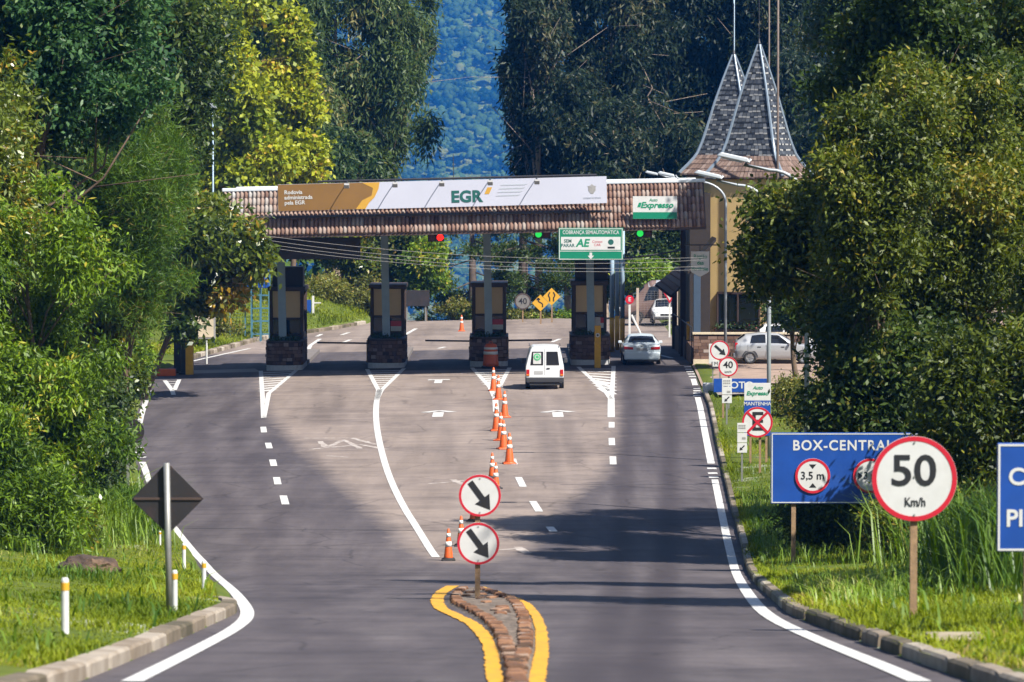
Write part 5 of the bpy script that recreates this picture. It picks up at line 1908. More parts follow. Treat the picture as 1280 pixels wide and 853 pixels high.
# local +y forward -> world +x  : rotate -90 degrees
a = pt(917, 473, 187.6)
zb = G(a.x + 2, 187.6) + .09
t, patch, body = car('hatchback', (a.x, 187.6, zb), -PI / 2, 'silver hatchback parked side on by the stone parapet', HS, 'carsilver', 4.0, (.72, 3.22), .30, [(.72, 1.45, .48, .73, (.10, 0)), (1.52, 2.62, .48, .73, (0, -.52))], [('rear_window', .16, .5, .78), ('windscreen', 2.1, 2.85, .8)], .83)
for sd_ in (-1, 1):
    MB().box((sd_ * .74, .08, .82), (.10, .14, .34)).build('tail_light', 'taillight', t, bevel=.03)
    MB().box((sd_ * .62, 3.86, .66), (.28, .16, .14)).build('headlight', 'lampglass', t, bevel=.03)
    MB().box((sd_ * .92, 2.55, .95), (.16, .10, .12)).build('mirror', 'carsilver', t, bevel=.03)
    for yy in (1.15, 2.25): MB().box((sd_ * .842, yy, .80), (.03, .16, .03)).build('handle', 'bumper', t)
    for yy in (.62, 1.48, 2.72): MB().box((sd_ * .838, yy, .62), (.012, .012, .55)).build('door_seam', 'bumper', t)
dz([(-.72, .28), (.72, .28), (.74, .52), (-.74, .52)], -.06, .1, 'bumper', 'carsilver', bev=.04)
MB().box((0, 3.95, .42), (1.4, .2, .3)).build('bumper', 'carsilver', t, bevel=.05)
# white estate car behind it
a = pt(946, 447, 192.5)
zb = G(a.x + 2, 192.5) + .09
ES = [(0, .4, .95, 1.1, .74, .80, .64), (.10, .34, 1.0, 1.45, .80, .86, .64), (.4, .32, 1.02, 1.66, .82, .88, .64), (1.3, .30, 1.02, 1.72, .82, .88, .64), (2.2, .30, 1.0, 1.66, .82, .88, .62), (3.05, .30, .96, 1.04, .82, .88, .68), (3.95, .32, .84, .92, .80, .82, .64), (4.2, .38, .6, .7, .7, .68, .5)]
t, patch, body = car('estate_car', (a.x, 192.5, zb), -PI / 2, 'white estate car parked behind the silver hatchback', ES, 'carwhite', 4.2, (.8, 3.3), .33, [(.35, 1.2, .48, .73, (.05, 0)), (1.28, 2.0, .48, .73, (0, 0)), (2.06, 2.75, .48, .73, (0, -.4))], [('rear_window', .06, .3, .78), ('windscreen', 2.3, 3.0, .8)], .88)
for sd_ in (-1, 1):
    MB().box((sd_ * .78, .07, 1.0), (.10, .12, .42)).build('tail_light', 'taillight', t, bevel=.03)
    MB().box((sd_ * .62, 4.05, .72), (.28, .16, .16)).build('headlight', 'lampglass', t, bevel=.03)
    MB().box((sd_ * .60, 1.4, 1.76), (.04, 2.2, .04)).build('roof_rail', 'bumper', t)
# minibus behind the fence, nose to the left
a = pt(774, 409, 236)
zb = G(8.0, 236) + .06
BS = [(0, .4, 1.2, 2.3, .86, .92, .78), (.1, .36, 1.2, 2.52, .9, .96, .80), (2.5, .36, 1.2, 2.6, .9, .96, .82), (4.0, .36, 1.18, 2.55, .9, .96, .80), (4.4, .36, 1.16, 2.3, .9, .96, .78), (5.3, .36, 1.12, 1.25, .9, .94, .80), (5.75, .40, .95, 1.0, .86, .88, .72), (5.9, .45, .7, .75, .76, .76, .6)]
t, patch, body = car('minibus', (a.x + 5.9 , 236, zb), PI / 2, 'large grey and brown minibus parked behind the wire fence', BS, 'carbrown', 5.9, (1.2, 4.9), .36, [(.4, 1.9, .50, .70, (0, 0)), (2.0, 3.4, .50, .70, (0, 0)), (3.6, 4.5, .50, .70, (0, -.35))], [('windscreen', 4.45, 5.2, .76)], .96)
patch('upper_panel', 2.0, 3.4, .455, .485, 1, 'cargrey', off=.02)
for sd_ in (-1, 1):
    patch('upper_panel', .1, 4.2, .72, .99, sd_, 'cargrey', off=.012)
    MB().box((sd_ * .7, 5.80, .85), (.3, .2, .2)).build('headlight', 'lampglass', t, bevel=.04)
# white car behind the fence, facing us
a = pt(833, 406, 233)
t, patch, body = car('white_car', (a.x, 237.0, G(a.x, 235) + .06), PI, 'white car behind the fence, facing the camera beside minibus', HS, 'carwhite', 4.0, (.72, 3.22), .30, [(.72, 1.45, .48, .73, (.10, 0)), (1.52, 2.62, .48, .73, (0, -.52))], [('rear_window', .16, .5, .78), ('windscreen', 2.1, 2.85, .78)], .83)
for sd_ in (-1, 1):
    MB().box((sd_ * .56, 3.86, .68), (.34, .18, .15)).build('headlight', 'lampglass', t, bevel=.03)
MB().box((0, 3.96, .58), (.7, .1, .12)).build('grille', 'bumper', t)
MB().box((0, 3.98, .38), (1.4, .12, .16)).build('bumper', 'bumper', t, bevel=.04)

# ------------------------------------------------------------------ things behind the booths
def yellow_diamond(u, v, half, d, label, poly, post=True):
    q = pt(u, v, d); s = d / FPX
    zb = G(q.x, d)
    t = thing('warning_sign', (q.x, d, zb), label, 'road sign', 'yellow warning diamonds behind the booths')
    zc_ = q.z - zb; h = half * s
    if post: MB().box((.02, .05, zc_ / 2 - .2), (.09, .08, zc_ + .4)).build('post', 'wood', t)
    o = MB().prism([(0, zc_ - h), (h, zc_), (0, zc_ + h), (-h, zc_)], -.02, 0).build('plate', 'signyellow', t)
    for l in poly:
        mb = MB()
        for (x0, z0), (x1, z1) in zip(l, l[1:]):
            dx, dz2 = x1 - x0, z1 - z0; L = math.hypot(dx, dz2); nx, nzz = -dz2 / L * .07, dx / L * .07
            mb.prism([((x0 + nx) * h, zc_ + (z0 + nzz) * h), ((x1 + nx) * h, zc_ + (z1 + nzz) * h), ((x1 - nx) * h, zc_ + (z1 - nzz) * h), ((x0 - nx) * h, zc_ + (z0 - nzz) * h)], -.028, -.021)
        mb.build('symbol', 'black', o)


yellow_diamond(675.5, 379, 10.5, 240, 'yellow diamond sign with bend arrow, lower left of two', [[(.25, -.5), (.25, -.1), (-.25, .2), (-.25, .5)], [(-.45, .35), (-.25, .6), (-.05, .35)]])
yellow_diamond(689.5, 371, 11, 242, 'yellow diamond sign showing road narrowing, upper right of two', [[(-.22, -.55), (-.22, -.15), (-.38, .15), (-.2, .5)], [(.22, -.55), (.22, -.15), (.38, .15), (.2, .5)]])
q = pt(653.5, 377, 243); zb = G(q.x, 243)
t = thing('round_sign', (q.x, 243, zb), 'dull round speed sign in front of the pine trunk', 'road sign')
MB().box((0, .05, (q.z - zb) / 2), (.08, .07, q.z - zb)).build('post', 'wood', t)
o = MB().disc(0, q.z - zb, .50, -.02, 0, 30).build('disc', 'shadesign', t)
MB().ring(0, q.z - zb, .42, .495, -.026, -.019).build('border', 'boothbrown', o)
text('40', .36, (0, -.026, q.z - zb), o, 'black', bold=.01)
def simple_board(u0, v0, u1, v1, vb, d, label, m_, posts, name='road_sign', cat='road sign', pm_='steelpost'):
    a, c_ = pt(u0, v1, d), pt(u1, v0, d)
    zb = G((a.x + c_.x) / 2, d)
    t = thing(name, ((a.x + c_.x) / 2, d, zb), label, cat)
    w_ = (c_.x - a.x) / 2
    MB().prism([(-w_, a.z - zb), (w_, a.z - zb), (w_, c_.z - zb), (-w_, c_.z - zb)], 0, .05).build('board', m_, t, bevel=.01)
    for f, tp in posts:
        q = pt(u0 + (u1 - u0) * f, tp, d)
        MB().box((q.x - t.location.x, .09, (q.z - zb) / 2 - .2), (.09, .07, q.z - zb + .4)).build('post', pm_, t)
    return t


simple_board(383, 375, 389, 393, 405, 240, 'narrow blue sign on the far left verge behind the booths', 'blue', [(.5, 380)])
simple_board(503.5, 363, 537, 383, 400, 247, 'dark back of a wide sign board behind second booth', 'backplate', [(.15, 366), (.85, 366)])
q = pt(391.5, 403, 240); zb = G(q.x, 240)
t = thing('signpost', (q.x, 240, zb), 'white post with a short cross arm beside the narrow blue sign', 'signpost')
h = pt(391, 370, 240).z - zb
MB().box((0, 0, h / 2 - .2), (.13, .1, h + .4)).build('post', 'whitesteel', t)
MB().box((.22, 0, h - .42), (.5, .06, .07)).build('cross_arm', 'whitesteel', t)
# white E sign with braced post, yield triangle, fence
q = pt(787, 404, 222); zb = G(q.x, 222)
t = thing('no_parking_sign', (q.x, 222, zb), 'small round red sign on braced white post by the fence', 'road sign')
h = pt(787, 378, 222).z - zb
MB().box((0, 0, h / 2), (.12, .1, h)).tube([(.1, 0, h * .62), (.66, 0, 0)], .06, 6).build('post', 'whitesteel', t)
o = MB().disc(0, h + .15, .24, -.08, -.06, 26).build('disc', 'red', t)
text('E', .22, (0, -.086, h + .15), o, 'white', bold=.03)
q = pt(837, 404, 219); zb = G(q.x, 219)
t = thing('yield_sign', (q.x, 219, zb), 'white triangular yield sign with red edge beside awning', 'road sign')
h = pt(837, 370, 219).z - zb
MB().box((0, .03, h / 2 - .1), (.09, .07, h + .4)).build('post', 'whitesteel', t)
o = MB().prism([(-.42, h + .32), (.42, h + .32), (0, h - .42)], -.03, -.01).build('red_triangle', 'red', t)
MB().prism([(-.28, h + .24), (.28, h + .24), (0, h - .26)], -.036, -.031).build('white_triangle', 'white', o)
t = thing('wire_fence', (9.3, 226, G(9.3, 226)), 'wire mesh fence on concrete posts before the parked minibus', 'fence')
for k in range(6):
    MB().box((-2.2 + k * 2.3, 0, 1.15), (.14, .14, 2.4)).build('post', 'concpost', t)
wm = MB()
for k in range(17): wm.tube([(-2.2, 0, .1 + k * .13), (9.3, 0, .1 + k * .13)], .006, 3)
for k in range(60): wm.tube([(-2.2 + k * .19, 0, .1), (-2.2 + k * .19, 0, 2.2)], .005, 3)
wm.build('wire_mesh', 'wirem', t)
# teal steel frame and blue box at the left
q = pt(322, 408, 224); zb = G(q.x, 224)
t = thing('steel_gantry', (q.x, 224, zb), 'teal steel frame with blue boxes left of the leftmost booth', 'gantry')
fm = MB()
h = pt(330, 335, 224).z - zb
for x in (-.35, .15, .65):
    for y in (0, .8):
        fm.box((x, y, h / 2 - .2), (.07, .07, h + .4))
for k in range(6):
    fm.box((.15, 0, .4 + k * (h - .5) / 5), (1.05, .06, .05)); fm.box((.15, .8, .4 + k * (h - .5) / 5), (1.05, .06, .05))
fm.build('frame', 'bluegate', t)
MB().box((-.5, -.1, h - .45), (.5, .3, 1.25)).box((.35, -.1, h - .45), (.62, .3, 1.35)).build('box', 'blue', t, bevel=.03)
t = thing('mesh_fence', (-15.6, 224, G(-15.6, 224)), 'green wire fence on the grass left of the teal frame', 'fence')
fp2 = MB()
for k in range(5): fp2.box((-.2 + k * .8, 1.5 * k * .5, 1.0), (.07, .07, 2.1))
for k in range(9): fp2.tube([(-.2, 0, .2 + k * .22), (3.0, 3.0, .2 + k * .22)], .008, 3)
fp2.build('wires_and_posts', 'bluegate', t)
# low concrete slab in the right grass
p = at(1195, 800)
o = MB().box((0, 0, .0), (.58, .6, .10)).build('stone_slab', 'slabstone', None, p, bevel=.02)
tag(o, 'pale flat stone slab lying in the right hand grass', 'stone slab')
p = at(886, 489)
o = MB().box((0, 0, .15), (.5, .4, .38)).build('kerb_stone', 'stonebase', None, p, bevel=.05)
tag(o, 'white painted stone at the driveway corner by the low blue board', 'stone')
# ------------------------------------------------------------------ vegetation
M['lf_bright'] = leafmat('leaves_bright', (.036, .078, .006), (.175, .275, .012), (.33, .28, .03))
M['lf_gloss'] = leafmat('leaves_glossy', (.028, .052, .008), (.145, .185, .018), (.32, .20, .02), rough=.35, spec=.5)
M['lf_blue'] = leafmat('leaves_blue_green', (.014, .048, .016), (.066, .150, .040), (.14, .18, .04))
M['lf_need'] = leafmat('needles', (.028, .072, .006), (.105, .185, .010), (.20, .16, .03))
M['lf_plane'] = leafmat('leaves_plane_yellow', (.10, .15, .006), (.38, .40, .018), (.44, .30, .03))
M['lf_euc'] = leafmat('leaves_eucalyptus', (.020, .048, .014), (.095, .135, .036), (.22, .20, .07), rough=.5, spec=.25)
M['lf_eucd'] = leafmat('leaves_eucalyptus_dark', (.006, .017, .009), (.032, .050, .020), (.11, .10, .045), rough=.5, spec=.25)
M['lf_right'] = leafmat('leaves_right_bank', (.022, .040, .005), (.125, .155, .013), (.26, .21, .03))
M['lf_dark'] = leafmat('leaves_dark', (.014, .034, .007), (.065, .102, .013), (.13, .12, .02))
M['lf_scrub'] = leafmat('leaves_scrub', (.05, .07, .012), (.20, .20, .03), (.28, .19, .05))
M['lf_far'] = leafmat('leaves_far_wood', (.004, .018, .005), (.050, .088, .015), (.11, .12, .03), trans=.05, spec=.05)
M['grass'] = leafmat('grass_blades', (.085, .125, .006), (.24, .275, .014), (.27, .21, .07), trans=.4, rough=.6, spec=.15)
M['cane'] = leafmat('cane_blades', (.045, .10, .010), (.18, .27, .028), (.30, .30, .08), trans=.4, rough=.45)


def lobes_for(rx, ry, rz, zc, n, rg, spread=.72, size=.42):
    """sub-crowns packed in an uneven ellipsoid"""
    out = []
    for _ in range(n):
        d = rg.normal(0, 1, 3); d /= np.linalg.norm(d)
        r = rg.uniform(.25, 1) ** .5 * spread
        s = size * rg.uniform(.65, 1.25)
        if rg.uniform() < .38:                     # a spray of leaves that breaks the outline
            r = rg.uniform(.8, 1.08); s = size * rg.uniform(.28, .5)
        out.append((d[0] * rx * r, d[1] * ry * r, zc + d[2] * rz * r, rx * s, ry * s, rz * s * rg.uniform(.7, 1.05)))
    return out


def crown(name, lobes, clumps, per, L, W, spread, droop, material, parent, rg, hang=0.0, flat=.7, outw=.5):
    lb = np.array(lobes)
    wgt = (lb[:, 3] * lb[:, 4] * lb[:, 5]) ** .6
    idx = rg.choice(len(lb), clumps, p=wgt / wgt.sum())
    d = rg.normal(0, 1, (clumps, 3)); d /= np.linalg.norm(d, axis=1, keepdims=True)
    r = rg.uniform(0, 1, clumps) ** .30
    r *= 1 + .22 * rg.normal(0, 1, clumps) * (r > .8)
    C = lb[idx, :3] + d * r[:, None] * lb[idx, 3:]
    tone = rg.normal(.5, .17, clumps) + rg.normal(0, .14, len(lb))[idx]
    P = np.repeat(C, per, 0)
    n = len(P)
    o = rg.normal(0, 1, (n, 3)) * spread
    o[:, 2] *= flat
    if hang:
        o[:, 2] = -np.abs(rg.normal(0, 1, n)) * hang
        o[:, :2] *= .55
    P = P + o
    od = np.repeat(d, per, 0) * outw
    V, F, va = leaf_quads(P, rg, L, W, droop, od)
    va = np.clip(np.repeat(tone, per) + rg.normal(0, .13, n), 0, 1)
    return npmesh(name, V, F, material, va, parent)


def limbs(parent, material, height, r0, lobes, rg, lean=(0, 0), nmax=14, name='trunk', fork=.45):
    mb = MB()
    path = []
    k = 9
    wx, wy = rg.normal(0, .02 * height, 2)
    for i in range(k):
        t = i / (k - 1)
        path.append((lean[0] * t + wx * math.sin(t * 4), lean[1] * t + wy * math.sin(t * 3.1), -.4 + (height + .4) * t))
    mb.tube(path, [r0 * (1.25 if i == 0 else 1) * (1 - .75 * i / (k - 1)) for i in range(k)], 9)
    for l in list(lobes)[:nmax]:
        t = min(.95, max(fork * rg.uniform(.7, 1.1), (l[2] / height) * rg.uniform(.45, .75)))
        j = t * (k - 1); i = min(k - 2, int(j)); f = j - i
        a = Vector(path[i]).lerp(Vector(path[i + 1]), f)
        b2 = Vector(l[:3])
        m1 = a.lerp(b2, .35) + Vector((0, 0, (b2 - a).length * .10)); m2 = a.lerp(b2, .7) + Vector(rg.normal(0, .05, 3)) * (b2 - a).length
        r = r0 * .42 * (1 - .6 * t)
        mb.tube([a, m1, m2, b2], [r, r * .7, r * .45, r * .15], 6)
        for q in range(3):
            e = m2 + Vector(rg.normal(0, 1, 3)).normalized() * (b2 - a).length * .35
            mb.tube([m1.lerp(m2, rg.uniform(.2, 1)), e], [r * .35, r * .08], 5)
    return mb.build(name, material, parent, smooth=True)


def tree(px, pyc, rxp, rzp, d, label, seed, leaf, clumps, per, L, W, spread, nl=16, ry=None, droop=.4, hang=0, bark='bark', r0=.18, cat='tree', name='tree', group=None, dx=0, size=.42, flat=.7, outw=.5, kind_lobes=None, spreadl=.72, lean=(0, 0)):
    rg = np.random.default_rng(seed)
    s = d / FPX
    x = (px - 640) * s
    zb = G(x + dx, d)
    zc = pt(px, pyc, d).z - zb
    rx, rz = rxp * s, rzp * s
    ry = ry or rx
    t = thing(name, (x + dx, d, zb), label, cat, group)
    lb = kind_lobes(rx, ry, rz, zc, rg) if kind_lobes else lobes_for(rx, ry, rz, zc, nl, rg, spreadl, size)
    lb = [(l[0] - dx,) + tuple(l[1:]) for l in lb]
    limbs(t, bark, max(1.0, zc + rz * .3), r0, lb, rg, lean=(-dx + lean[0], lean[1]))
    crown('crown', lb, clumps, per, L, W, spread, droop, leaf, t, rg, hang, flat, outw)
    return t


def cone_lobes(rx, ry, rz, zc, rg):
    out = []
    for k in range(46):
        t = rg.uniform(0, 1) ** 1.25
        z = zc - rz + 2 * rz * t
        w_ = (1 - t) ** .75 * .78 + .06
        a = rg.uniform(0, 2 * PI); r = rg.uniform(.3, 1) * w_
        q = .30 * (1 - .6 * t)
        out.append((rx * r * math.cos(a), ry * r * math.sin(a), z, rx * q, ry * q, rz * .10))
    return out


def col_lobes(rx, ry, rz, zc, rg):
    """hanging masses of a tall eucalypt: separate clouds of leaves at different heights"""
    out = []
    for k in range(26):
        z = zc + rz * rg.uniform(-.95, .95)
        a = rg.uniform(0, 2 * PI); r = rg.uniform(.15, .85)
        q = rg.uniform(.20, .38)
        out.append((rx * r * math.cos(a), ry * r * math.sin(a), z, rx * q, ry * q, min(rx, rz) * q * 1.15))
    return out


# --- left bank, nearest first
tree(40, 420, 128, 215, 98, 'bright green long leaved tree at the left edge', 1, 'lf_bright', 2400, 26, .195, .055, .20, nl=40, droop=.9, r0=.14, ry=2.4, size=.27)
tree(75, 60, 150, 210, 112, 'dark blue green tree filling the top left corner', 2, 'lf_blue', 1900, 24, .22, .10, .24, nl=36, droop=.3, r0=.22, ry=3.4, dx=-1.0, size=.28)
tree(178, 262, 64, 165, 125, 'soft feathery dark green tree left of the yellow trees', 3, 'lf_need', 2000, 34, .30, .022, .26, nl=34, droop=-.2, r0=.13, ry=2.0, size=.28, dx=-.8)
tree(250, 325, 82, 84, 170, 'glossy leaved tree overhanging the left end of the canopy', 4, 'lf_gloss', 1500, 22, .36, .16, .34, nl=26, droop=.5, r0=.16, ry=3.0, size=.32, dx=-2.6)
tree(112, 425, 68, 125, 128, 'mid green leafy tree in the middle of the left bank', 5, 'lf_gloss', 1700, 24, .22, .085, .22, nl=34, droop=.4, r0=.11, ry=2.2, size=.28)
tree(122, 545, 36, 85, 121, 'dark leafy bush under the mid green tree', 13, 'lf_dark', 800, 24, .2, .08, .2, nl=16, droop=.3, r0=.05, cat='bush', name='bush', ry=1.0, dx=-.6)
tree(95, 575, 66, 95, 106, 'dark shaded bush above the tall cane on the left', 6, 'lf_dark', 1300, 24, .17, .07, .2, nl=22, droop=.3, r0=.07, cat='bush', name='bush', ry=1.3)
tree(18, 615, 66, 95, 92, 'bright feathery bush at the left edge above the grass', 7, 'lf_bright', 1200, 26, .2, .045, .24, nl=16, droop=.2, r0=.06, cat='bush', name='bush', ry=1.0)
tree(70, 655, 48, 42, 96, 'low leafy bush behind the brown boulder', 14, 'lf_gloss', 600, 24, .16, .07, .2, nl=10, droop=.3, r0=.04, cat='bush', name='bush', ry=.8)
tree(190, 130, 90, 190, 150, 'dark leafy tree rising between feathery tree and top left corner', 8, 'lf_dark', 1500, 24, .26, .11, .40, nl=20, droop=.4, r0=.2, ry=3.0, size=.4, dx=-1.5)
tree(143, 525, 22, 55, 130, 'small leafy bush hiding the round sign back', 9, 'lf_gloss', 420, 22, .14, .065, .16, nl=12, droop=.3, r0=.05, cat='bush', name='bush', ry=.7)
tree(160, 440, 28, 40, 165, 'low glossy bush in front of the left pillars', 10, 'lf_bright', 500, 22, .20, .08, .26, nl=10, droop=.3, r0=.06, cat='bush', name='bush', ry=1.2)
tree(262, 392, 40, 26, 216, 'yellow green shrub behind the pale notice board', 11, 'lf_scrub', 600, 22, .2, .09, .28, nl=12, droop=.2, r0=.06, cat='bush', name='bush', dx=-1.0)
tree(-40, 240, 120, 260, 104, 'bright green tree just beyond left edge behind the long leaved one', 12, 'lf_gloss', 1600, 24, .2, .07, .22, nl=34, droop=.7, r0=.15, ry=2.6, size=.3)
# --- behind the plaza, left
tree(298, 100, 92, 195, 236, 'tall yellow green plane tree, broader one behind the canopy end', 20, 'lf_plane', 3000, 22, .34, .24, .36, droop=.6, r0=.24, kind_lobes=cone_lobes, outw=.8)
tree(362, 145, 58, 125, 243, 'narrower yellow green plane tree with autumn tips', 21, 'lf_plane', 1900, 22, .34, .24, .36, droop=.6, r0=.2, kind_lobes=cone_lobes, outw=.8)
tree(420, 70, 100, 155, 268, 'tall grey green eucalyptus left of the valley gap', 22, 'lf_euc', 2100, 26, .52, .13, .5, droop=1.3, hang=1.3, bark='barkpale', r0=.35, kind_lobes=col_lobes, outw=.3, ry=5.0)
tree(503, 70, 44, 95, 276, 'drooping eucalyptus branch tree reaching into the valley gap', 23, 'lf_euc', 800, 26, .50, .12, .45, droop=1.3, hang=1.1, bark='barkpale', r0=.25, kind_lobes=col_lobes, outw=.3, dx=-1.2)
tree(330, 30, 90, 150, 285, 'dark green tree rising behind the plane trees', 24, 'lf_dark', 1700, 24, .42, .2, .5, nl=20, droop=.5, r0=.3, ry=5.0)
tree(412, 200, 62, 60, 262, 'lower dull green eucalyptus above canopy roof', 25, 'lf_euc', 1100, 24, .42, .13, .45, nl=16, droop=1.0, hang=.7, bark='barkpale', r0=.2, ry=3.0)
tree(470, 212, 20, 30, 268, 'small dark tree above the canopy beside valley gap', 26, 'lf_dark', 300, 24, .4, .16, .3, nl=8, droop=.8, r0=.12)
tree(425, 300, 62, 62, 258, 'green brushwood tree seen under canopy behind the hanging black panel', 27, 'lf_gloss', 1300, 24, .3, .13, .35, nl=18, droop=.3, r0=.14, ry=3.0)
tree(490, 300, 42, 60, 259, 'dark tree behind the second booth', 28, 'lf_dark', 900, 24, .32, .14, .35, nl=14, droop=.3, r0=.14, ry=2.4)
tree(532, 338, 28, 38, 256, 'yellow green leafy tree between second and third booths', 29, 'lf_bright', 900, 24, .26, .13, .25, nl=14, droop=.3, r0=.1)
tree(400, 372, 40, 26, 252, 'scrubby bush on the earthy bank behind the booths', 30, 'lf_scrub', 500, 22, .26, .1, .3, nl=10, droop=.1, r0=.06, cat='bush', name='bush')
tree(470, 368, 34, 26, 254, 'yellowish shrub on the bank behind second booth', 31, 'lf_scrub', 480, 22, .24, .1, .28, nl=10, droop=.1, r0=.06, cat='bush', name='bush')
tree(565, 382, 22, 14, 262, 'low pale scrub at road end between second and third booths', 32, 'lf_scrub', 260, 20, .22, .1, .22, nl=7, droop=.1, r0=.04, cat='bush', name='bush')
# --- behind the plaza, right: the dark eucalyptus wall
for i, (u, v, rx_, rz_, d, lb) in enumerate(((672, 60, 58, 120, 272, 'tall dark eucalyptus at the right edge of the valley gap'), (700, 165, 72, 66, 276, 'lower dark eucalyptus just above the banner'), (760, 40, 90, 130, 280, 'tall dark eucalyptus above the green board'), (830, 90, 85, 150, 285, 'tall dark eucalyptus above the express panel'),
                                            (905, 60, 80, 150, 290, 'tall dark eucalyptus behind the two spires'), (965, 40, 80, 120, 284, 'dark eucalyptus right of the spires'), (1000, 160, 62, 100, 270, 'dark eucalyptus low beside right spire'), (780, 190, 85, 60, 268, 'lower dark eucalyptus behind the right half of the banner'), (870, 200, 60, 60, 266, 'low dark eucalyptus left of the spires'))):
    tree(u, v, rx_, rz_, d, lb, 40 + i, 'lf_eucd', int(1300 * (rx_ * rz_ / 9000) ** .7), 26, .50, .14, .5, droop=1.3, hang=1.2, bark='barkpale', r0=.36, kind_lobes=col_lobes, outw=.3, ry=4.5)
for i, (u, v, rx_, rz_, d, lf, lb) in enumerate(((738, 318, 36, 52, 262, 'lf_dark', 'dark tree right of the pine behind the fourth booth'), (775, 310, 50, 55, 266, 'lf_eucd', 'dark tree behind the blue and yellow pipe posts'), (830, 305, 48, 55, 258, 'lf_dark', 'green tree behind the minibus'), (810, 345, 22, 16, 246, 'lf_bright', 'bright bush above the minibus roof'))):
    tree(u, v, rx_, rz_, d, lb, 60 + i, lf, 900, 24, .32, .14, .38, nl=14, droop=.5, r0=.2, bark='barkpale', ry=2.5)
tree(640, 398, 46, 10, 250, 'low green scrub at the road end under the pine', 70, 'lf_scrub', 420, 20, .22, .1, .2, nl=9, droop=.1, r0=.03, cat='bush', name='bush')
tree(705, 397, 40, 12, 249, 'low green scrub under the yellow diamonds', 71, 'lf_bright', 420, 20, .22, .09, .2, nl=9, droop=.1, r0=.03, cat='bush', name='bush')


# pine with tiered bare branches
def araucaria(u, d, ztop, label, seed, side=0):
    rg = np.random.default_rng(seed)
    s = d / FPX; x = (u - 640) * s; zb = G(x, d)
    t = thing('pine_tree', (x, d, zb), label, 'pine tree')
    h = ztop - zb
    tr = MB(); tr.tube([(0, 0, -.5), (.05, 0, h * .5), (0, 0, h)], [.36, .30, .12], 10)
    Ps = []
    for k in range(34):
        z = h * rg.uniform(.28, 1.0); a = rg.uniform(0, 2 * PI)
        L = (3.9 - 1.6 * abs(z / h - .6)) * rg.uniform(.6, 1.05)
        e = Vector((L * math.cos(a), L * math.sin(a) * .8, z - L * .10 + rg.uniform(-.2, .3)))
        m_ = Vector((e.x * .5, e.y * .5, z - L * .16))
        tr.tube([(0, 0, z), m_, e], [.055, .04, .02], 5)
        for f in rg.uniform(.55, 1.0, 7):
            q = m_.lerp(e, (f - .5) * 2) if f > .5 else m_
            c = np.array(q) + rg.normal(0, .12, 3)
            Ps.append(c + rg.normal(0, .26, (60, 3)) * np.array([1, 1, .7]))
    tr.build('trunk', 'barkdark', t, smooth=True)
    P = np.concatenate(Ps)
    V, F, va = leaf_quads(P, rg, .30, .075, -.3)
    npmesh('crown', V, F, 'lf_dark', va, t)


araucaria(653, 250, 7.6, 'pine with thick trunk and tiered branches behind third booth', 81)
araucaria(590, 262, 6.0, 'tufted pine left of third booth, seen against the hill', 82)

# --- right bank
tree(1165, 280, 155, 225, 97, 'large sunlit leafy tree above the 50 sign', 90, 'lf_right', 4000, 24, .155, .07, .24, nl=54, droop=.4, r0=.2, ry=3.0, size=.25)
tree(1145, 60, 125, 120, 101, 'dark leafy tree at the upper right behind the sunlit one', 91, 'lf_dark', 2000, 24, .19, .09, .26, nl=38, droop=.4, r0=.2, ry=2.8, size=.28)
tree(1005, 308, 78, 92, 100, 'leafy tree with branches hanging before the lamp posts', 92, 'lf_right', 1300, 22, .19, .085, .26, nl=24, droop=.4, r0=.09, ry=1.9, size=.27, dx=1.5, spreadl=.85)
tree(1072, 395, 56, 80, 97, 'leafy sapling filling the space under the hanging branches', 103, 'lf_right', 1100, 22, .18, .08, .26, nl=16, droop=.4, r0=.05, ry=1.2, size=.34)
tree(988, 372, 36, 40, 163, 'slim tree with leaning bare trunk beside the parked cars', 102, 'lf_dark', 500, 24, .2, .09, .26, nl=10, droop=.4, r0=.15, ry=1.6, dx=.5)
tree(1095, 235, 85, 150, 93, 'mid green tree between the spires and the large sunlit tree', 93, 'lf_right', 2200, 24, .15, .066, .22, nl=38, droop=.4, r0=.12, ry=1.8, size=.27)
tree(1265, 190, 110, 270, 104, 'tall shaded tree at right edge of the photo', 94, 'lf_right', 2500, 24, .155, .07, .24, nl=38, droop=.5, r0=.18, ry=2.4, size=.27)
tree(1125, 490, 118, 100, 94, 'dark shaded thicket behind the blue lane board', 95, 'lf_dark', 2400, 24, .18, .08, .30, nl=28, droop=.3, r0=.06, cat='bush', name='bush', ry=1.3, size=.34)
tree(1240, 500, 95, 110, 88, 'dark leafy thicket behind the right edge board', 96, 'lf_right', 1700, 24, .17, .07, .26, nl=20, droop=.3, r0=.06, cat='bush', name='bush', ry=1.2, size=.36)
tree(1050, 645, 70, 48, 95, 'dim undergrowth bush beneath the blue lane board', 97, 'lf_dark', 900, 24, .12, .05, .22, nl=14, droop=.2, r0=.05, cat='bush', name='bush', ry=.7)
tree(1150, 650, 90, 55, 88, 'leafy undergrowth behind the 50 sign post', 98, 'lf_right', 1100, 24, .12, .05, .24, nl=16, droop=.2, r0=.05, cat='bush', name='bush', ry=.9)
tree(990, 500, 22, 26, 150, 'low yellowish shrub under the leaning tree', 99, 'lf_scrub', 380, 22, .13, .055, .2, nl=9, droop=.1, r0=.04, cat='bush', name='bush', ry=.9)
tree(1020, 505, 34, 40, 136, 'grassy green shrub right of the leaning trunk', 100, 'lf_scrub', 450, 22, .13, .055, .22, nl=10, droop=.1, r0=.04, cat='bush', name='bush', ry=.9)
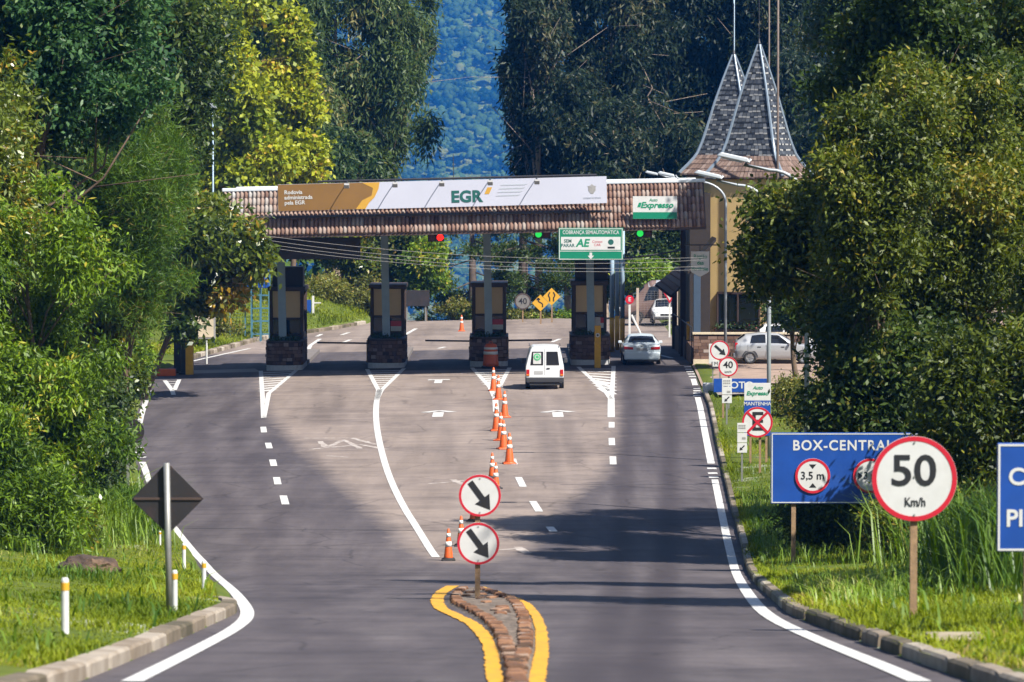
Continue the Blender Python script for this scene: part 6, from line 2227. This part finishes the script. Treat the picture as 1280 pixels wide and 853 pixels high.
# tree standing beyond the right edge, it throws shade across the lanes
tree(1340, 330, 80, 150, 92, 'leafy tree just beyond right edge, branches entering at mid height', 101, 'lf_right', 900, 22, .18, .08, .30, nl=18, droop=.4, r0=.12, ry=1.6, size=.36)

tree(1092, 40, 76, 130, 178, 'added tall tree beyond the parked cars, shading the canopy end', 104, 'lf_dark', 1300, 24, .30, .13, .34, nl=22, droop=.4, r0=.24, ry=2.8, size=.36)  # added to throw shade on the canopy's right end and lane
tree(1450, -90, 165, 560, 71, 'very tall eucalyptus beyond right edge, shading the front of the road', 105, 'lf_euc', 1500, 22, .24, .09, .34, kind_lobes=lambda rx, ry, rz, zc, rg: [(rg.uniform(-1, 1) * rx * .6, rg.uniform(-1, 1) * ry * .6, zc + rz * t, rx * .5 * (1.1 - abs(t)), ry * .5 * (1.1 - abs(t)), 1.3) for t in np.linspace(-.7, .98, 9)], droop=.9, hang=.4, bark='barkpale', r0=.18, ry=2.2)
tree(1650, -150, 195, 640, 58, 'tall leafy tree well beyond right edge, shading the median tip', 106, 'lf_right', 2000, 22, .22, .09, .34, kind_lobes=lambda rx, ry, rz, zc, rg: [(rg.uniform(-1, 1) * rx * .6, rg.uniform(-1, 1) * ry * .6, zc + rz * t, rx * .6 * (1.15 - abs(t)), ry * .6 * (1.15 - abs(t)), 1.5) for t in np.linspace(-.6, .98, 10)], droop=.5, r0=.2, ry=2.6)
# --- woods behind everything on both flanks: copies of a few full trees
rg = np.random.default_rng(77)
protos = []
for i, (lf, nm) in enumerate((('lf_dark', 'dark round crowned tree'), ('lf_eucd', 'dark eucalyptus'), ('lf_euc', 'grey green eucalyptus'))):
    t = thing('forest_tree', (0, 0, 0), '', 'tree', 'forest trees on the flanks')
    lb = lobes_for(4.2, 4.2, 6.5, 9.5, 24, rg, .74, .36)
    limbs(t, 'bark', 12, .3, lb, rg)
    crown('crown', lb, 1500, 24, .44, .19, .5, .6, lf, t, rg, hang=.7 if i else 0)
    protos.append([t, nm, False])
spots = [(-17.5, 150, 1.0), (-20, 172, 1.05), (-24, 190, 1.1), (-21, 130, .95), (-27, 215, 1.2), (-32, 245, 1.3), (-24, 262, 1.2), (-36, 285, 1.4), (-22, 300, 1.35), (-30, 310, 1.5), (-18, 112, .95), (-22, 95, .9),
         (27, 152, 1.0), (30, 180, 1.05), (33, 206, 1.1), (27, 130, .9), (32, 235, 1.2), (24, 258, 1.25), (33, 275, 1.4), (15, 300, 1.45), (24, 310, 1.5), (36, 310, 1.5), (17, 108, .78)]
for i, (x, y, s) in enumerate(spots):
    side = 'left' if x < 0 else 'right'
    pr = protos[i % 3]
    o = pr[0] if not pr[2] else dup(pr[0])
    pr[2] = True
    o.location = (x, y, G(x, y) - .2)
    o.rotation_euler = (0, 0, rg.uniform(0, 6))
    o.scale = (s, s, s * rg.uniform(.95, 1.2))
    o['label'] = 'tall background tree in the dense wood behind the ' + ('left bank' if x < 0 else 'right bank')
    o['group'] = 'background trees of the ' + side + ' wood'

# --- grass, cane
def blades(name, region, n, hgt, wid, bend, material, seed, dens=None):
    rg = np.random.default_rng(seed)
    P = []
    while len(P) < n:
        x, y = region(rg)
        if x is None: continue
        P.append((x, y, G(x, y) - .02))
    P = np.array(P)
    h = hgt * rg.uniform(.45, 1.25, n)
    if dens is not None:
        h *= np.array([dens(p[0], p[1]) for p in P])
    a = rg.uniform(0, 2 * PI, n)
    dx, dy = np.cos(a), np.sin(a)
    b = bend * rg.uniform(.2, 1.2, n) * h
    w_ = wid * rg.uniform(.6, 1.3, n)
    px, py = -dy * w_ * .5, dx * w_ * .5
    V = np.zeros((n, 6, 3))
    for k, (f, hz, q) in enumerate(((0, 0, 1), (0, 0, -1), (.32, .58, .8), (.32, .58, -.8), (1, 1 - .25 * bend, .12), (1, 1 - .25 * bend, -.12))):
        V[:, k, 0] = P[:, 0] + dx * b * f + px * q
        V[:, k, 1] = P[:, 1] + dy * b * f + py * q
        V[:, k, 2] = P[:, 2] + h * hz
    base = np.arange(n)[:, None] * 6
    F = np.concatenate([base + np.array([[0, 1, 3, 2]]), base + np.array([[2, 3, 5, 4]])], 0)
    va = np.clip(np.array([.45 + .75 * mnoise.noise(Vector((p[0] * .33 + 7, p[1] * .12, 3))) for p in P]) + rg.normal(0, .16, n), 0, 1)
    o = npmesh(name, V.reshape(-1, 3), F, material, np.concatenate([va, va]))
    tag(o, kind='stuff')
    return o


def reg_left(rg):
    y = 34 + 116 * rg.uniform() ** 1.35
    u = rg.uniform(.28, 6.5)
    return xl(y) - u, y


def reg_right(rg):
    y = 34 + 140 * rg.uniform() ** 1.3
    u = rg.uniform(.14, 5.0) if y < 140 else rg.uniform(.14, 8)
    return xr(y) + u, y


def patchy(x, y):
    v = mnoise.noise(Vector((x * .5, y * .18, 0)))
    return max(.42, .85 + 1.1 * v)


blades('grass', reg_left, 150000, .10, .016, .7, 'grass', 1, patchy)
blades('grass', reg_right, 130000, .11, .016, .7, 'grass', 2, patchy)


blades('weeds', reg_left, 1500, .30, .035, 1.1, 'cane', 21, patchy)
blades('weeds', reg_right, 1500, .30, .035, 1.1, 'cane', 22, patchy)


def reg_edge(rg):
    y = rg.uniform(36, 150)
    return xr(y) + rg.uniform(.05, .35), y


blades('grass', reg_edge, 7000, .2, .02, 1.0, 'grass', 3, patchy)


def reg_back(rg):
    if rg.uniform() < .6:
        y = rg.uniform(206, 262); return xl(y) - rg.uniform(.3, 7), y
    y = rg.uniform(232, 262); return rg.uniform(xl(y), 9), y if y > 248 else None


def reg_backl(rg):
    y = rg.uniform(206, 262); return xl(y) - rg.uniform(.3, 7), y


blades('grass', reg_backl, 22000, .24, .05, .8, 'grass', 4, patchy)


def cane_at(px0, py0, sx, sy, n):
    p = at(px0, py0)

    def reg(rg):
        x, y = p.x + rg.normal(0, sx), p.y + rg.normal(0, sy)
        return (x, y) if y < 160 and y > 25 and (x < xl(y) - .35 or x > xr(y) + .3) else (None, None)
    return reg


blades('cane_grass', cane_at(130, 664, .75, 4.0, 0), 1500, 1.45, .035, 1.1, 'cane', 11)
blades('cane_grass', cane_at(112, 722, .5, 2.0, 0), 500, .26, .022, 1.0, 'cane', 19)
blades('cane_grass', cane_at(170, 650, .5, 6.0, 0), 900, .9, .03, 1.2, 'cane', 12)
blades('cane_grass', cane_at(1215, 728, .42, 4.0, 0), 1500, 1.75, .03, .9, 'cane', 13)
blades('cane_grass', cane_at(1110, 738, .9, 2.2, 0), 900, .5, .022, 1.1, 'cane', 14)
blades('cane_grass', cane_at(1040, 745, .7, 4.0, 0), 900, .38, .02, 1.1, 'cane', 15)
blades('cane_grass', cane_at(955, 655, .7, 6.0, 0), 1600, .38, .022, 1.0, 'cane', 16)
blades('cane_grass', cane_at(1020, 690, 1.0, 6.0, 0), 1000, .42, .022, 1.0, 'cane', 17)
blades('cane_grass', cane_at(60, 680, .8, 4.0, 0), 700, .6, .025, .9, 'cane', 18)

# --- forested hillside across the valley, one mass of rounded crowns
rg = np.random.default_rng(5)
bm = bmesh.new(); bmesh.ops.create_icosphere(bm, subdivisions=2, radius=1)
sv = np.array([v.co[:] for v in bm.verts]); sf = np.array([[v.index for v in f.verts] for f in bm.faces]); bm.free()
keep = (sv[sf].mean(1)[:, 2] > -.35)
sf = sf[keep]
Vs, Fs, Va = [], [], []
off = 0
for d in np.arange(2600, 4000, 15.0):
    half = d * .125 + 12
    nx_ = int(2 * half / 15)
    for k in range(nx_):
        x = -half + 2 * half * (k + rg.uniform(-.4, .4)) / nx_
        y = d + rg.uniform(-7, 7)
        z = H(x, y)
        r = 7.5 * rg.uniform(.6, 1.5)
        vis = abs(x) < d * .05
        tone = rg.normal(.46, .22) + .42 * (1 - sm(d, 2880, 3250))
        for q in range(13 if vis else 3):
            dd = rg.normal(0, 1, 3); dd[2] = abs(dd[2]) * .8; dd[1] -= .3; dd /= np.linalg.norm(dd)
            c = np.array([x, y, z + r * .6]) + dd * r * .72
            rr = r * rg.uniform(.2, .4) * (1 if vis else 1.9)
            V = sv * rr * (1 + .16 * rg.normal(0, 1, (len(sv), 1)))
            Vs.append(V + c); Fs.append(sf + off); off += len(sv)
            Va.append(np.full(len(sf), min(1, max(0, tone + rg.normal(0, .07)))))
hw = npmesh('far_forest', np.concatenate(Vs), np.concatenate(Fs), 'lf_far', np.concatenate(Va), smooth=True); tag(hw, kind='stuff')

# nearer valley wood below the road end
Vs, Va = [], []
for k in range(420):
    y = rg.uniform(285, 560); x = rg.uniform(-.05, .06) * y * 1.6
    z = H(x, y)
    r = rg.uniform(2.2, 4.0)
    n = 240
    dd = rg.normal(0, 1, (n, 3)); dd[:, 2] = np.abs(dd[:, 2]) - .2
    dd /= np.linalg.norm(dd, axis=1, keepdims=True)
    P = np.array([x, y, z + r * 1.6]) + dd * r * rg.uniform(.6, 1.15, n)[:, None] * np.array([1, 1, 1.5])
    a = np.cross(dd, rg.normal(0, 1, (n, 3))); a /= np.linalg.norm(a, axis=1, keepdims=True)
    b2 = np.cross(dd, a) + dd * rg.normal(0, .5, (n, 1))
    q = .42 * rg.uniform(.6, 1.4, n)[:, None]
    Vs.append(np.stack([P - a * q, P - b2 * q * .6, P + a * q, P + b2 * q * .6], 1).reshape(-1, 3))
    Va.append(np.clip(rg.normal(rg.normal(.5, .2), .15, n), 0, 1))
V = np.concatenate(Vs); F = np.arange(len(V)).reshape(-1, 4)
hw = npmesh('valley_wood', V, F, 'lf_far', np.concatenate(Va)); tag(hw, kind='stuff')
